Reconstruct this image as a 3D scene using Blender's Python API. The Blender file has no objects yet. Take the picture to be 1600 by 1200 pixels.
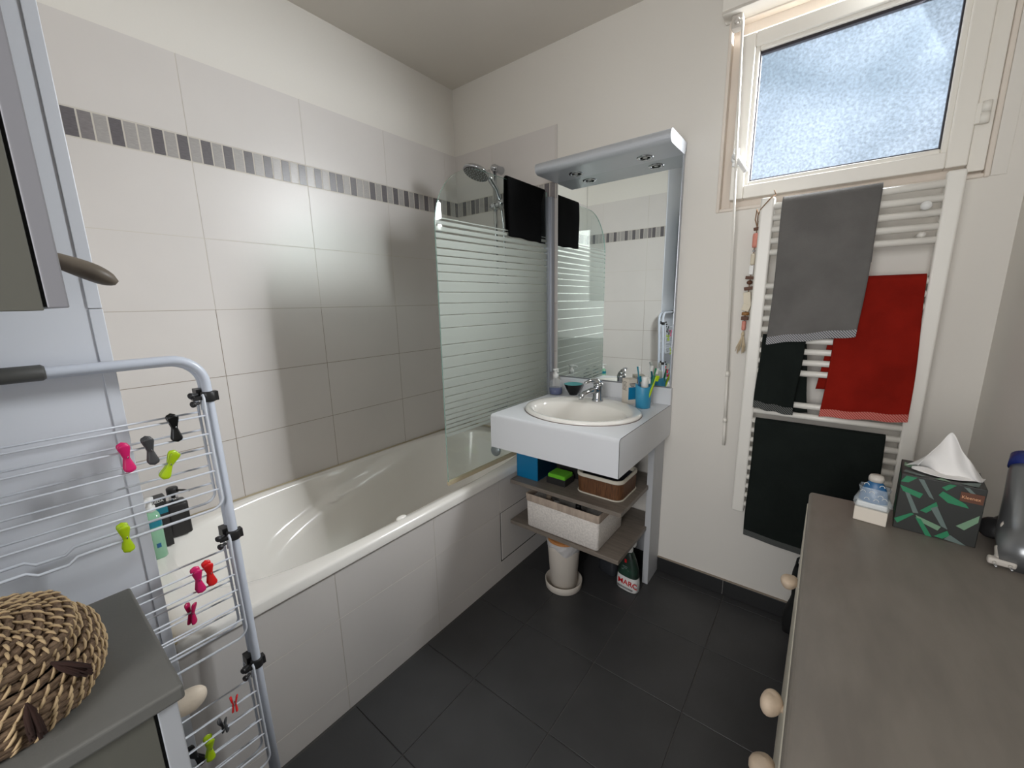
import bpy, math, random
from math import pi, sin, cos, radians, sqrt
from mathutils import Vector, Matrix

# ------------------------------------------------------------------ camera
scn = bpy.context.scene
COL = scn.collection
YAW, PITCH, ROLL = .6598, .1985, -.0189
fwd = Vector((-sin(YAW)*cos(PITCH), cos(YAW)*cos(PITCH), -sin(PITCH)))
right = Vector((cos(YAW), sin(YAW), 0)); up = right.cross(fwd)
r2 = cos(ROLL)*right + sin(ROLL)*up
u2 = -sin(ROLL)*right + cos(ROLL)*up
cam_d = bpy.data.cameras.new('camera'); cam = bpy.data.objects.new('camera', cam_d); COL.objects.link(cam)
cam.matrix_world = Matrix(((r2.x, u2.x, -fwd.x, 1.795), (r2.y, u2.y, -fwd.y, -1.8237), (r2.z, u2.z, -fwd.z, 1.297), (0, 0, 0, 1)))
cam_d.sensor_fit = 'HORIZONTAL'; cam_d.sensor_width = 36; cam_d.lens = 631.72*36/1600
cam_d.clip_start = .02; cam_d.clip_end = 50
scn.camera = cam

# ------------------------------------------------------------------ world, lights, exposure
world = bpy.data.worlds.new('world'); scn.world = world; world.use_nodes = True
world.node_tree.nodes['Background'].inputs[0].default_value = (.62, .78, 1, 1)
world.node_tree.nodes['Background'].inputs[1].default_value = .5
PANE_EMIT = 1.9
FILL_POWER = 35
WIN_POWER = 74
scn.view_settings.view_transform = 'Standard'
scn.view_settings.look = 'None'
scn.view_settings.exposure = 0.0
scn.view_settings.gamma = 1.0
scn.view_settings.use_curve_mapping = False
scn.cycles.max_bounces = 10
scn.cycles.diffuse_bounces = 6
scn.cycles.glossy_bounces = 6
scn.cycles.transparent_max_bounces = 24
scn.cycles.use_denoising = True
scn.cycles.sample_clamp_indirect = 4

def area_light(name, loc, target, sx, sy, power, color):
    d = bpy.data.lights.new(name, 'AREA'); d.shape = 'RECTANGLE'; d.size = sx; d.size_y = sy
    d.energy = power; d.color = color
    o = bpy.data.objects.new(name, d); COL.objects.link(o); o.location = loc
    o.rotation_euler = (Vector(target)-Vector(loc)).to_track_quat('-Z', 'Y').to_euler()
    return o
# added fill light behind the camera, let in through the unseen doorway
area_light('doorway_fill', (1.65, -3.1, 1.50), (1.45, -1.0, 1.35), 1.0, 1.35, FILL_POWER, (1, .975, .945))

# daylight outside the frosted window, coming in slantwise towards the bath
wl = area_light('window_daylight', (1.86, .17, 2.05), (.86, -.48, 1.56), .40, .45, WIN_POWER, (.94, .975, 1.0))
wl.data.spread = radians(96)

# ------------------------------------------------------------------ materials
def lin(c):
    return tuple(((v/255)/12.92 if v/255 <= .04045 else ((v/255+.055)/1.055)**2.4) for v in c)
def mat(name, rgb, rough=.5, metal=0, noise=0, nscale=20, bump=0, bscale=200, spec=.5, coat=0, alpha=1, trans=0, stretch=None, rgb2=None):
    m = bpy.data.materials.new(name); m.use_nodes = True; nt = m.node_tree; N = nt.nodes; L = nt.links
    b = N['Principled BSDF']; c = lin(rgb) + (1,)
    b.inputs['Base Color'].default_value = c; b.inputs['Roughness'].default_value = rough
    b.inputs['Metallic'].default_value = metal; b.inputs['Specular IOR Level'].default_value = spec
    b.inputs['Coat Weight'].default_value = coat; b.inputs['Coat Roughness'].default_value = .1
    b.inputs['Alpha'].default_value = alpha; b.inputs['Transmission Weight'].default_value = trans
    tc = None
    if noise or bump or rgb2:
        tc = N.new('ShaderNodeTexCoord'); mp = N.new('ShaderNodeMapping'); L.new(tc.outputs['Object'], mp.inputs[0])
        if stretch: mp.inputs['Scale'].default_value = stretch
    if noise or rgb2:
        n = N.new('ShaderNodeTexNoise'); n.inputs['Scale'].default_value = nscale; n.inputs['Detail'].default_value = 6
        L.new(mp.outputs[0], n.inputs['Vector'])
        r = N.new('ShaderNodeValToRGB'); r.color_ramp.elements[0].position = .35; r.color_ramp.elements[1].position = .65
        if rgb2: d = lin(rgb2) + (1,); e = c
        else:
            d = tuple(v*(1-noise) for v in c[:3]) + (1,); e = tuple(min(1, v*(1+noise)) for v in c[:3]) + (1,)
        r.color_ramp.elements[0].color = d; r.color_ramp.elements[1].color = e
        L.new(n.outputs[0], r.inputs[0]); L.new(r.outputs[0], b.inputs['Base Color'])
    if bump:
        n2 = N.new('ShaderNodeTexNoise'); n2.inputs['Scale'].default_value = bscale; n2.inputs['Detail'].default_value = 3
        L.new(mp.outputs[0], n2.inputs['Vector'])
        bp = N.new('ShaderNodeBump'); bp.inputs['Strength'].default_value = bump; bp.inputs['Distance'].default_value = .002
        L.new(n2.outputs[0], bp.inputs['Height']); L.new(bp.outputs[0], b.inputs['Normal'])
    return m

M = {}
M['paint'] = mat('wall_paint', (226, 222, 215), .6, bump=.08, bscale=120)
M['ceilpaint'] = mat('ceiling_paint', (212, 206, 197), .8, bump=.1, bscale=160)
M['tile'] = mat('beige_wall_tile', (213, 208, 204), .36, noise=.02, nscale=3, bump=.03, bscale=40)
M['grout'] = mat('light_grout', (206, 200, 190), .8)
M['groutdirty'] = mat('aged_grout', (150, 138, 124), .85)
M['mo1'] = mat('light_mosaic', (164, 160, 157), .3, noise=.08, nscale=60, stretch=(1, 1, 6))
M['mo2'] = mat('grey_mosaic', (128, 123, 124), .3, noise=.10, nscale=60, stretch=(1, 1, 6))
M['mo3'] = mat('dark_mosaic', (101, 97, 100), .3, noise=.12, nscale=60, stretch=(1, 1, 6))
M['floor'] = mat('charcoal_floor_tile', (60, 60, 61), .42, noise=.10, nscale=6, bump=.08, bscale=300)
M['fgrout'] = mat('floor_grout', (84, 82, 80), .9)
M['baseb'] = mat('black_skirting_tile', (40, 40, 41), .35)
M['panel'] = mat('panel_gloss_paint', (218, 221, 228), .38, bump=.05, bscale=90)
M['plaster'] = mat('reveal_plaster', (224, 214, 203), .6)
M['tub'] = mat('white_acrylic', (240, 237, 231), .18, coat=.3)
M['sealant'] = mat('sealant', (196, 182, 152), .5)
M['ceramic'] = mat('basin_ceramic', (242, 239, 233), .08, coat=.6)
M['vanity'] = mat('white_laminate', (218, 220, 224), .32)
M['vedge'] = mat('laminate_edge_line', (70, 68, 66), .5)
M['vside'] = mat('grey_white_melamine', (190, 192, 196), .45)
M['shelf'] = mat('taupe_shelf', (122, 113, 104), .45, noise=.12, nscale=14, stretch=(1, 6, 6))
M['chrome'] = mat('chrome', (196, 198, 202), .06, metal=1)
M['alu'] = mat('satin_aluminium', (176, 180, 188), .32, metal=.75)
M['canopy'] = mat('silver_canopy', (196, 200, 206), .35, metal=.35)
M['canopyu'] = mat('silver_canopy_underside', (186, 190, 193), .35, metal=.45)
M['mirror'] = mat('mirror_silvering', (236, 240, 238), .0, metal=1)
M['mirrorcoat'] = M['mirror']
M['dark'] = mat('dark_gap', (14, 14, 14), .9)
M['pvc'] = mat('white_pvc', (236, 232, 224), .35)
M['gasket'] = mat('black_gasket', (38, 33, 40), .5)
M['radi'] = mat('radiator_enamel', (234, 231, 224), .28)
M['blacktowel'] = mat('black_terry', (7, 7, 8), .95, bump=.8, bscale=900, spec=.1)
M['greytowel'] = mat('grey_terry', (112, 110, 108), .95, noise=.10, nscale=9, bump=.9, bscale=900, spec=.1)
M['redtowel'] = mat('red_terry', (140, 30, 20), .95, noise=.14, nscale=9, bump=.9, bscale=900, spec=.1)
M['greentowel'] = mat('dark_green_terry', (31, 36, 34), .95, noise=.10, nscale=9, bump=.9, bscale=900, spec=.1)
M['rack'] = mat('rack_white_coating', (206, 212, 224), .3)
M['wire'] = mat('rack_wire_white', (214, 218, 226), .3)
M['blackplastic'] = mat('dark_plastic', (38, 37, 38), .4)
M['greyplastic'] = mat('grey_rubber_grip', (74, 74, 72), .55)
M['cabside'] = mat('olive_grey_board', (98, 97, 89), .5, noise=.03, nscale=5)
M['cabdoor'] = mat('grey_door_edge', (142, 141, 146), .4)
M['lowdoor'] = mat('light_door_edge', (178, 180, 184), .4)
M['cabtop'] = mat('painted_grey_top', (104, 103, 99), .55, noise=.05, nscale=12, bump=.1, bscale=200)
M['dresstop'] = mat('brushed_taupe_paint', (127, 120, 112), .48, noise=.10, nscale=7, bump=.05, bscale=90, stretch=(3.5, 1, 1))
M['dresser'] = mat('dresser_body_paint', (104, 101, 98), .4)
M['drawer'] = mat('drawer_cream', (214, 208, 192), .4)
M['stone'] = mat('pebble', (196, 176, 154), .6, noise=.16, nscale=30, bump=.4, bscale=60)
M['stoneshade'] = mat('shaded_pebble', (122, 112, 100), .45, noise=.2, nscale=30)  # pebble colour darkened, shade on the upper knob painted in
M['bstone'] = mat('pale_pebble', (224, 210, 192), .6, noise=.1, nscale=40, bump=.4, bscale=60)
M['blue'] = mat('petrol_plastic', (14, 122, 166), .3)
M['cupblue'] = mat('cup_blue', (52, 140, 178), .4)
M['bluebox'] = mat('blue_box', (0, 112, 160), .35)
M['bluedark'] = mat('blue_box_side', (12, 44, 66), .4)
M['green'] = mat('sponge_green', (104, 186, 40), .9, bump=1, bscale=300)
M['bamboo'] = mat('brown_bamboo', (112, 74, 44), .6, rgb2=(78, 48, 28), nscale=40, stretch=(6, 6, .5))
M['cream'] = mat('cream_trim', (206, 200, 186), .6)
M['weave'] = mat('white_weave', (214, 208, 202), .7, noise=.12, nscale=120, bump=.9, bscale=150)
M['linen'] = mat('linen_band', (168, 152, 138), .8, noise=.14, nscale=70, stretch=(1, 1, .2), bump=.3, bscale=200)
M['fabricdark'] = mat('dark_lining', (28, 30, 38), .9)
M['bin'] = mat('cream_bin', (206, 198, 188), .5)
M['cork'] = mat('cork', (176, 118, 66), .75, noise=.12, nscale=90)
M['liner'] = mat('bin_liner', (214, 214, 218), .35, alpha=.55, bump=1, bscale=40)
M['white'] = mat('white_plastic', (226, 226, 224), .3)
M['offwhite'] = mat('offwhite_card', (214, 206, 194), .7)
M['redink'] = mat('red_ink', (196, 22, 30), .5)
M['blackink'] = mat('dark_ink', (40, 40, 44), .5)
M['marcdark'] = mat('dark_label', (24, 26, 26), .4, rgb2=(40, 70, 56), nscale=14)
M['teal'] = mat('turquoise_glaze', (110, 188, 190), .2)
M['black'] = mat('black_glaze', (14, 14, 14), .25)
M['navy'] = mat('navy_liquid', (28, 44, 110), .1)
M['clear'] = mat('clear_plastic', (220, 228, 232), .08, alpha=.17)
M['gelgreen'] = mat('green_gel', (150, 200, 168), .12, alpha=.85)
M['gelteal'] = mat('teal_label', (20, 120, 140), .4)
M['peg_pink'] = mat('peg_pink', (222, 36, 112), .35)
M['peg_mag'] = mat('peg_magenta', (186, 20, 84), .35)
M['peg_red'] = mat('peg_red', (232, 36, 38), .35)
M['peg_grey'] = mat('peg_grey', (70, 70, 72), .4)
M['peg_black'] = mat('peg_black', (14, 14, 15), .3)
M['peg_lime'] = mat('peg_lime', (176, 206, 24), .35)
M['straw'] = mat('seagrass', (138, 114, 90), .8, rgb2=(92, 72, 55), nscale=30, stretch=(4, 4, 20), bump=.8, bscale=120)
M['stitch'] = mat('pale_straw', (188, 162, 124), .7)
M['tassel'] = mat('dark_brown_wool', (48, 28, 22), 1)
M['tissue'] = mat('tissue_paper', (232, 230, 228), .8, bump=.3, bscale=30)
M['boxdark'] = mat('tissue_box_black', (34, 36, 34), .45)
M['boxgreen'] = mat('tissue_box_green', (30, 122, 82), .45)
M['boxsage'] = mat('tissue_box_sage', (112, 146, 118), .45)
M['boxgrey'] = mat('tissue_box_greygreen', (96, 112, 108), .45)
M['brown'] = mat('brown_patch', (92, 52, 32), .5)
M['pinkish'] = mat('copper_ink', (214, 160, 120), .5)
M['denim'] = mat('blue_pattern', (34, 92, 138), .4)
M['film'] = mat('clear_film', (220, 230, 236), .1, alpha=.3, bump=1, bscale=60)
M['dryer'] = mat('dryer_grey', (128, 130, 132), .28, metal=.6)
M['dryerblue'] = mat('dryer_blue', (24, 40, 110), .35)
M['cord'] = mat('cord_grey', (196, 190, 182), .45)
M['woodbead'] = mat('brown_wood_bead', (92, 56, 36), .6)
M['tanbead'] = mat('tan_wood_bead', (156, 112, 64), .6)
M['pinkbead'] = mat('pink_leather', (214, 140, 124), .6)
M['ivory'] = mat('ivory_bead', (222, 212, 190), .5)
M['twine'] = mat('twine', (140, 110, 84), .9)
M['yarn'] = mat('cream_yarn', (212, 194, 164), .95)
M['led'] = mat('lamp_glass', (200, 200, 196), .2)
M['smoke'] = mat('smoky_plastic', (52, 54, 58), .2)
M['bagblack'] = mat('black_bag', (16, 17, 18), .8)

def hem_mat(name, a, b, sc):
    m = bpy.data.materials.new(name); m.use_nodes = True; N = m.node_tree.nodes; L = m.node_tree.links
    tc = N.new('ShaderNodeTexCoord'); w = N.new('ShaderNodeTexWave'); w.wave_type = 'BANDS'; w.bands_direction = 'DIAGONAL'
    w.inputs['Scale'].default_value = sc
    r = N.new('ShaderNodeValToRGB'); r.color_ramp.interpolation = 'CONSTANT'
    r.color_ramp.elements[0].color = lin(a)+(1,); r.color_ramp.elements[1].color = lin(b)+(1,); r.color_ramp.elements[1].position = .5
    mp = N.new('ShaderNodeMapping'); mp.inputs['Scale'].default_value = (1, .01, 1)
    L.new(tc.outputs['Object'], mp.inputs[0]); L.new(mp.outputs[0], w.inputs[0]); L.new(w.outputs['Fac'], r.inputs[0])
    L.new(r.outputs[0], N['Principled BSDF'].inputs['Base Color']); N['Principled BSDF'].inputs['Roughness'].default_value = .9
    return m
M['hemgrey'] = hem_mat('grey_striped_hem', (84, 86, 92), (176, 176, 178), 80)
M['hemred'] = hem_mat('red_striped_hem', (176, 60, 52), (204, 130, 120), 80)
M['hemgreen'] = hem_mat('black_striped_hem', (26, 30, 28), (104, 106, 104), 80)

def pane_mat():
    m = bpy.data.materials.new('frosted_window_glass'); m.use_nodes = True; N = m.node_tree.nodes; L = m.node_tree.links
    b = N['Principled BSDF']; b.inputs['Base Color'].default_value = (.12, .14, .16, 1); b.inputs['Roughness'].default_value = .25
    tc = N.new('ShaderNodeTexCoord')
    n = N.new('ShaderNodeTexNoise'); n.inputs['Scale'].default_value = 4.2; n.inputs['Detail'].default_value = 1.5
    L.new(tc.outputs['Object'], n.inputs['Vector'])
    r = N.new('ShaderNodeValToRGB')
    r.color_ramp.elements[0].position = .32; r.color_ramp.elements[0].color = (.155, .205, .255, 1)
    r.color_ramp.elements[1].position = .68; r.color_ramp.elements[1].color = (.36, .43, .52, 1)
    L.new(n.outputs[0], r.inputs[0])
    n2 = N.new('ShaderNodeTexNoise'); n2.inputs['Scale'].default_value = 120; n2.inputs['Detail'].default_value = 2
    L.new(tc.outputs['Object'], n2.inputs['Vector'])
    mr = N.new('ShaderNodeMapRange'); mr.inputs[1].default_value = .3; mr.inputs[2].default_value = .75
    mr.inputs[3].default_value = .58; mr.inputs[4].default_value = 1.45
    L.new(n2.outputs[0], mr.inputs[0])
    mx = N.new('ShaderNodeMix'); mx.data_type = 'RGBA'; mx.blend_type = 'MULTIPLY'; mx.inputs[0].default_value = 1
    L.new(r.outputs[0], mx.inputs[6]); L.new(mr.outputs[0], mx.inputs[7])
    L.new(mx.outputs[2], b.inputs['Emission Color']); b.inputs['Emission Strength'].default_value = PANE_EMIT  # mottled sky glow is put into the pane's own emission colour
    bp = N.new('ShaderNodeBump'); bp.inputs['Strength'].default_value = .6; bp.inputs['Distance'].default_value = .002
    L.new(n2.outputs[0], bp.inputs['Height']); L.new(bp.outputs[0], b.inputs['Normal'])
    tr = N.new('ShaderNodeBsdfTransparent'); tr.inputs[0].default_value = (1, 1, 1, 1); ms = N.new('ShaderNodeMixShader'); ms.inputs[0].default_value = .45
    L.new(b.outputs[0], ms.inputs[1]); L.new(tr.outputs[0], ms.inputs[2]); L.new(ms.outputs[0], N['Material Output'].inputs[0])
    return m
M['pane'] = pane_mat()

def screen_mat():
    """clear glass with a printed frost, left clear in thin horizontal lines"""
    m = bpy.data.materials.new('striped_screen_glass'); m.use_nodes = True; nt = m.node_tree; N = nt.nodes; L = nt.links
    out = N['Material Output']; N.remove(N['Principled BSDF'])
    tc = N.new('ShaderNodeTexCoord'); sp = N.new('ShaderNodeSeparateXYZ'); L.new(tc.outputs['Object'], sp.inputs[0])
    # frost mask as a colour ramp over height is limited to 32 stops, so it is summed from pulses
    lines = [(1.604, .009), (1.583, .0085), (1.560, .008), (1.536, .0065), (1.523-.02, .0055), (1.475, .0048), (1.446, .004), (1.416, .0036), (1.383, .0032), (1.342, .003), (1.300, .003),
             (1.255, .003), (1.205, .003), (1.140, .003), (1.092, .003), (1.047, .0032), (1.004, .0034), (.966, .0036), (.932, .004), (.903, .0044), (.878, .0048), (.855, .0052), (.834, .006), (.815, .0065), (.797, .007), (.779, .0075)]
    def math_(op, a, b=None, c=None):
        n = N.new('ShaderNodeMath'); n.operation = op
        for i, v in enumerate((a, b, c)):
            if v is None: continue
            if isinstance(v, (int, float)): n.inputs[i].default_value = v
            else: L.new(v, n.inputs[i])
        return n.outputs[0]
    z = math_('ADD', sp.outputs[2], .56)
    acc = None
    for zc, w in lines:
        d = math_('ABSOLUTE', math_('SUBTRACT', z, zc)); p = math_('LESS_THAN', d, w*.5)
        acc = p if acc is None else math_('ADD', acc, p)
    inz = math_('MULTIPLY', math_('GREATER_THAN', z, .765), math_('LESS_THAN', z, 1.612))
    frost = math_('MULTIPLY', inz, math_('SUBTRACT', 1, math_('MINIMUM', acc, 1)))
    g = N.new('ShaderNodeBsdfGlossy'); g.inputs['Roughness'].default_value = .01; g.inputs[0].default_value = (.9, .95, .93, 1)
    t = N.new('ShaderNodeBsdfTransparent'); t.inputs[0].default_value = (.93, .965, .95, 1)
    ge = N.new('ShaderNodeNewGeometry'); dt = N.new('ShaderNodeVectorMath'); dt.operation = 'DOT_PRODUCT'
    L.new(ge.outputs['Normal'], dt.inputs[0]); L.new(ge.outputs['Incoming'], dt.inputs[1])
    fac = math_('ADD', .035, math_('MULTIPLY', .9, math_('POWER', math_('SUBTRACT', 1, math_('ABSOLUTE', dt.outputs['Value'])), 5)))
    mx = N.new('ShaderNodeMixShader'); L.new(fac, mx.inputs[0]); L.new(t.outputs[0], mx.inputs[1]); L.new(g.outputs[0], mx.inputs[2])
    df = N.new('ShaderNodeBsdfDiffuse'); df.inputs[0].default_value = (.52, .55, .51, 1)
    tl = N.new('ShaderNodeBsdfTranslucent'); tl.inputs[0].default_value = (.48, .51, .47, 1)
    m1 = N.new('ShaderNodeMixShader'); m1.inputs[0].default_value = .5; L.new(df.outputs[0], m1.inputs[1]); L.new(tl.outputs[0], m1.inputs[2])
    m2 = N.new('ShaderNodeMixShader'); m2.inputs[0].default_value = .80; L.new(mx.outputs[0], m2.inputs[1]); L.new(m1.outputs[0], m2.inputs[2])
    m3 = N.new('ShaderNodeMixShader'); L.new(frost, m3.inputs[0]); L.new(mx.outputs[0], m3.inputs[1]); L.new(m2.outputs[0], m3.inputs[2])
    L.new(m3.outputs[0], out.inputs[0])
    return m
M['screen'] = screen_mat()

# ------------------------------------------------------------------ mesh helpers
class MB:
    def __init__(s): s.v = []; s.f = []; s.m = []; s.s = []
    def add(s, vs, fs, m=0, smooth=False):
        o = len(s.v); s.v += [tuple(v) for v in vs]
        for f in fs: s.f.append([i+o for i in f]); s.m.append(m); s.s.append(smooth)
    def box(s, x0, x1, y0, y1, z0, z1, m=0):
        s.add([(x0, y0, z0), (x1, y0, z0), (x1, y1, z0), (x0, y1, z0), (x0, y0, z1), (x1, y0, z1), (x1, y1, z1), (x0, y1, z1)],
              [(0, 3, 2, 1), (4, 5, 6, 7), (0, 1, 5, 4), (1, 2, 6, 5), (2, 3, 7, 6), (3, 0, 4, 7)], m)
    def obox(s, c, ax, ay, az, m=0):
        """box with half-axis vectors"""
        c = Vector(c); ax, ay, az = Vector(ax), Vector(ay), Vector(az)
        vs = [c + i*ax + j*ay + k*az for k in (-1, 1) for i, j in ((-1, -1), (1, -1), (1, 1), (-1, 1))]
        s.add(vs, [(0, 3, 2, 1), (4, 5, 6, 7), (0, 1, 5, 4), (1, 2, 6, 5), (2, 3, 7, 6), (3, 0, 4, 7)], m)
    def tube(s, pts, r, n=12, closed=False, caps=True, m=0, flat=None):
        pts = [Vector(p) for p in pts]; k = len(pts)
        rs = r if isinstance(r, (list, tuple)) else [r]*k
        vs = []; nrm = None
        for i, p in enumerate(pts):
            if closed: t = pts[(i+1) % k] - pts[i-1]
            else: t = pts[min(i+1, k-1)] - pts[max(i-1, 0)]
            t.normalize()
            if nrm is None:
                nrm = t.orthogonal().normalized() if flat is None else (Vector(flat) - t*Vector(flat).dot(t)).normalized()
            nrm = (nrm - t*nrm.dot(t)).normalized(); bn = t.cross(nrm)
            for j in range(n):
                a = 2*pi*j/n; vs.append(p + rs[i]*(cos(a)*nrm + sin(a)*bn))
        fs = []
        for i in range(k if closed else k-1):
            i2 = (i+1) % k
            for j in range(n): fs.append((i*n+j, i*n+(j+1) % n, i2*n+(j+1) % n, i2*n+j))
        if caps and not closed: fs.append(tuple(range(n))[::-1]); fs.append(tuple((k-1)*n+j for j in range(n)))
        s.add(vs, fs, m, True)
    def lathe(s, prof, c=(0, 0, 0), n=32, axis=(0, 0, 1), m=0, sx=1, sy=1, caps=True):
        c = Vector(c); A = Vector(axis).normalized(); X = A.orthogonal().normalized()
        if abs(A.z) > .99: X = Vector((1, 0, 0))
        Y = A.cross(X); vs = []
        for r, h in prof:
            for j in range(n):
                a = 2*pi*j/n; vs.append(c + A*h + r*(cos(a)*sx*X + sin(a)*sy*Y))
        fs = [(i*n+j, i*n+(j+1) % n, (i+1)*n+(j+1) % n, (i+1)*n+j) for i in range(len(prof)-1) for j in range(n)]
        if caps:
            if prof[0][0] > 1e-5: fs.append(tuple(range(n))[::-1])
            if prof[-1][0] > 1e-5: fs.append(tuple((len(prof)-1)*n+j for j in range(n)))
        s.add(vs, fs, m, True)
    def grid(s, fn, nu, nv, m=0, cu=False, smooth=True):
        vs = [fn(i/(nu if cu else nu-1), j/(nv-1)) for i in range(nu) for j in range(nv)]
        fs = []
        for i in range(nu if cu else nu-1):
            for j in range(nv-1):
                a, b = i*nv+j, ((i+1) % nu)*nv+j; fs.append((a, b, b+1, a+1))
        s.add(vs, fs, m, smooth)
    def loops(s, rings, m=0, cap0=False, cap1=False, smooth=True):
        n = len(rings[0]); vs = [p for r in rings for p in r]
        fs = [(i*n+j, i*n+(j+1) % n, (i+1)*n+(j+1) % n, (i+1)*n+j) for i in range(len(rings)-1) for j in range(n)]
        if cap0: fs.append(tuple(range(n))[::-1])
        if cap1: fs.append(tuple((len(rings)-1)*n+j for j in range(n)))
        s.add(vs, fs, m, smooth)
    def blob(s, c, r, seed=0, amp=.12, nu=16, nv=10, m=0):
        c = Vector(c); rd = random.Random(seed); ph = [rd.uniform(0, 6) for _ in range(6)]
        def fn(u, v):
            a = 2*pi*u; b = pi*v
            k = 1 + amp*(sin(2*a+ph[0])*sin(b) + .6*sin(3*b+ph[1]) + .5*cos(3*a+ph[2])*sin(b)**2)
            return c + Vector((r[0]*cos(a)*sin(b)*k, r[1]*sin(a)*sin(b)*k, r[2]*cos(b)*k))
        s.grid(fn, nu, nv, m, cu=True)
    def build(s, name, mats, parent=None, bevel=0, seg=2, solid=0, subsurf=0, recalc=True):
        loc = Vector(parent.get('_w', (0, 0, 0))) if parent is not None else Vector((0, 0, 0))
        me = bpy.data.meshes.new(name)
        me.from_pydata([tuple(Vector(v)-loc) for v in s.v], [], s.f)
        if not isinstance(mats, (list, tuple)): mats = [mats]
        for k in mats: me.materials.append(M[k] if isinstance(k, str) else k)
        me.polygons.foreach_set('material_index', s.m); me.polygons.foreach_set('use_smooth', s.s)
        me.update()
        if recalc:
            import bmesh
            bm = bmesh.new(); bm.from_mesh(me); bmesh.ops.recalc_face_normals(bm, faces=bm.faces); bm.to_mesh(me); bm.free()
        o = bpy.data.objects.new(name, me); COL.objects.link(o)
        if parent is not None:
            o.parent = parent; o['_w'] = tuple(loc)
        if bevel:
            b = o.modifiers.new('bevel', 'BEVEL'); b.width = bevel; b.segments = seg; b.limit_method = 'ANGLE'; b.angle_limit = radians(40)
        if solid:
            b = o.modifiers.new('solid', 'SOLIDIFY'); b.thickness = solid; b.offset = 0
        if subsurf:
            b = o.modifiers.new('sub', 'SUBSURF'); b.levels = subsurf; b.render_levels = subsurf
        return o

def thing(name, label, cat, loc=(0, 0, 0), group=None):
    o = bpy.data.objects.new(name, None); COL.objects.link(o); o.location = loc
    o['_w'] = tuple(loc); o['label'] = label; o['category'] = cat; o.empty_display_size = .05
    if group: o['group'] = group
    return o
def tag(o, label, cat, group=None):
    o['label'] = label; o['category'] = cat
    if group: o['group'] = group
    return o
def struct(o): o['kind'] = 'structure'; return o
def text(name, body, size, loc, rot, m, parent, ext=.0002, sx=1, align='LEFT'):
    c = bpy.data.curves.new(name, 'FONT'); c.body = body; c.size = size; c.extrude = ext; c.align_x = align; c.offset = size*(.011 if size > .02 else .004)
    c.materials.append(M[m]); tmp = bpy.data.objects.new(name, c)
    me = bpy.data.meshes.new_from_object(tmp); me.name = name; bpy.data.objects.remove(tmp); o = bpy.data.objects.new(name, me); COL.objects.link(o)
    w = Vector(parent.get('_w', (0, 0, 0))); o.parent = parent; o.location = Vector(loc)-w; o.rotation_euler = rot; o.scale = (sx, 1, 1)
    return o
def V(*a): return Vector(a)
def arc(c, r, a0, a1, n, X, Y):
    c, X, Y = Vector(c), Vector(X), Vector(Y)
    return [c + r*(cos(a0+(a1-a0)*i/n)*X + sin(a0+(a1-a0)*i/n)*Y) for i in range(n+1)]
def sring(cx, cy, a, b, z, n=4.0, k=96):
    """superellipse ring"""
    out = []
    for j in range(k):
        t = 2*pi*j/k; c, s = cos(t), sin(t)
        out.append(V(cx + a*math.copysign(abs(c)**(2/n), c), cy + b*math.copysign(abs(s)**(2/n), s), z))
    return out

# ------------------------------------------------------------------ room shell
ZC = 2.468; XR = 2.19; YF = -2.35; TW = .3996; T0 = .0895
YE = -1.68   # end of the bath niche
rd = random.Random(5)
mb = MB(); mb.box(-.2, XR+.2, YF-.3, .3, -.06, -.003, 1)
def ftile(x0, x1, y0, y1):
    if x1-x0 > .01 and y1-y0 > .01: mb.box(x0+.0015, x1-.0015, y0+.0015, y1-.0015, -.004, 0, 0)
xs = [.695] + [.9425+.3083*k for k in range(5)]; xs = [x for x in xs if x < XR] + [XR]
ys = [YF-.25] + sorted(-.3573-.3083*k for k in range(-1, 7)) + [0]
for i in range(len(xs)-1):
    for j in range(len(ys)-1): ftile(xs[i], xs[i+1], max(ys[j], YF-.25), ys[j+1])
struct(mb.build('floor', ['floor', 'fgrout'], bevel=.0008, seg=1))
mb = MB(); mb.box(-.2, XR+.2, YF-.1, .3, ZC, ZC+.08); struct(mb.build('ceiling', 'ceilpaint'))

mb = MB(); mb.box(-.2, -.004, YF-.1, .3, -.05, ZC+.02); struct(mb.build('wall_left', 'paint'))
# back wall, with the window opening
WX0, WX1, WZ0, WZ1 = 1.412, 2.112, 1.632, 2.262
mb = MB()
mb.box(-.1, WX0, 0, .22, -.05, ZC+.02); mb.box(WX1, XR+.15, 0, .22, -.05, ZC+.02)
mb.box(WX0, WX1, 0, .22, -.05, WZ0); mb.box(WX0, WX1, 0, .22, WZ1, ZC+.02)
struct(mb.build('wall_back', 'paint'))
mb = MB(); mb.box(XR, XR+.15, YF-.1, .2, -.05, ZC+.02); struct(mb.build('wall_right', 'paint'))
# partition at the foot of the bath: tiled on the bath side, glossy grey-white towards the room
mb = MB(); mb.box(0, .695, YF, YE-.006, -.05, ZC+.01); struct(mb.build('wall_partition', 'paint'))
mb = MB(); mb.box(.695, .700, YF, YE-.018, 0, ZC); mb.box(.6955, .7025, YE-.0185, YE+.001, .0, 1.30); mb.box(.6955, .7028, YE-.0190, YE+.0005, 1.301, ZC)
struct(mb.build('trim_1', 'panel', bevel=.0012)); 
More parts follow.
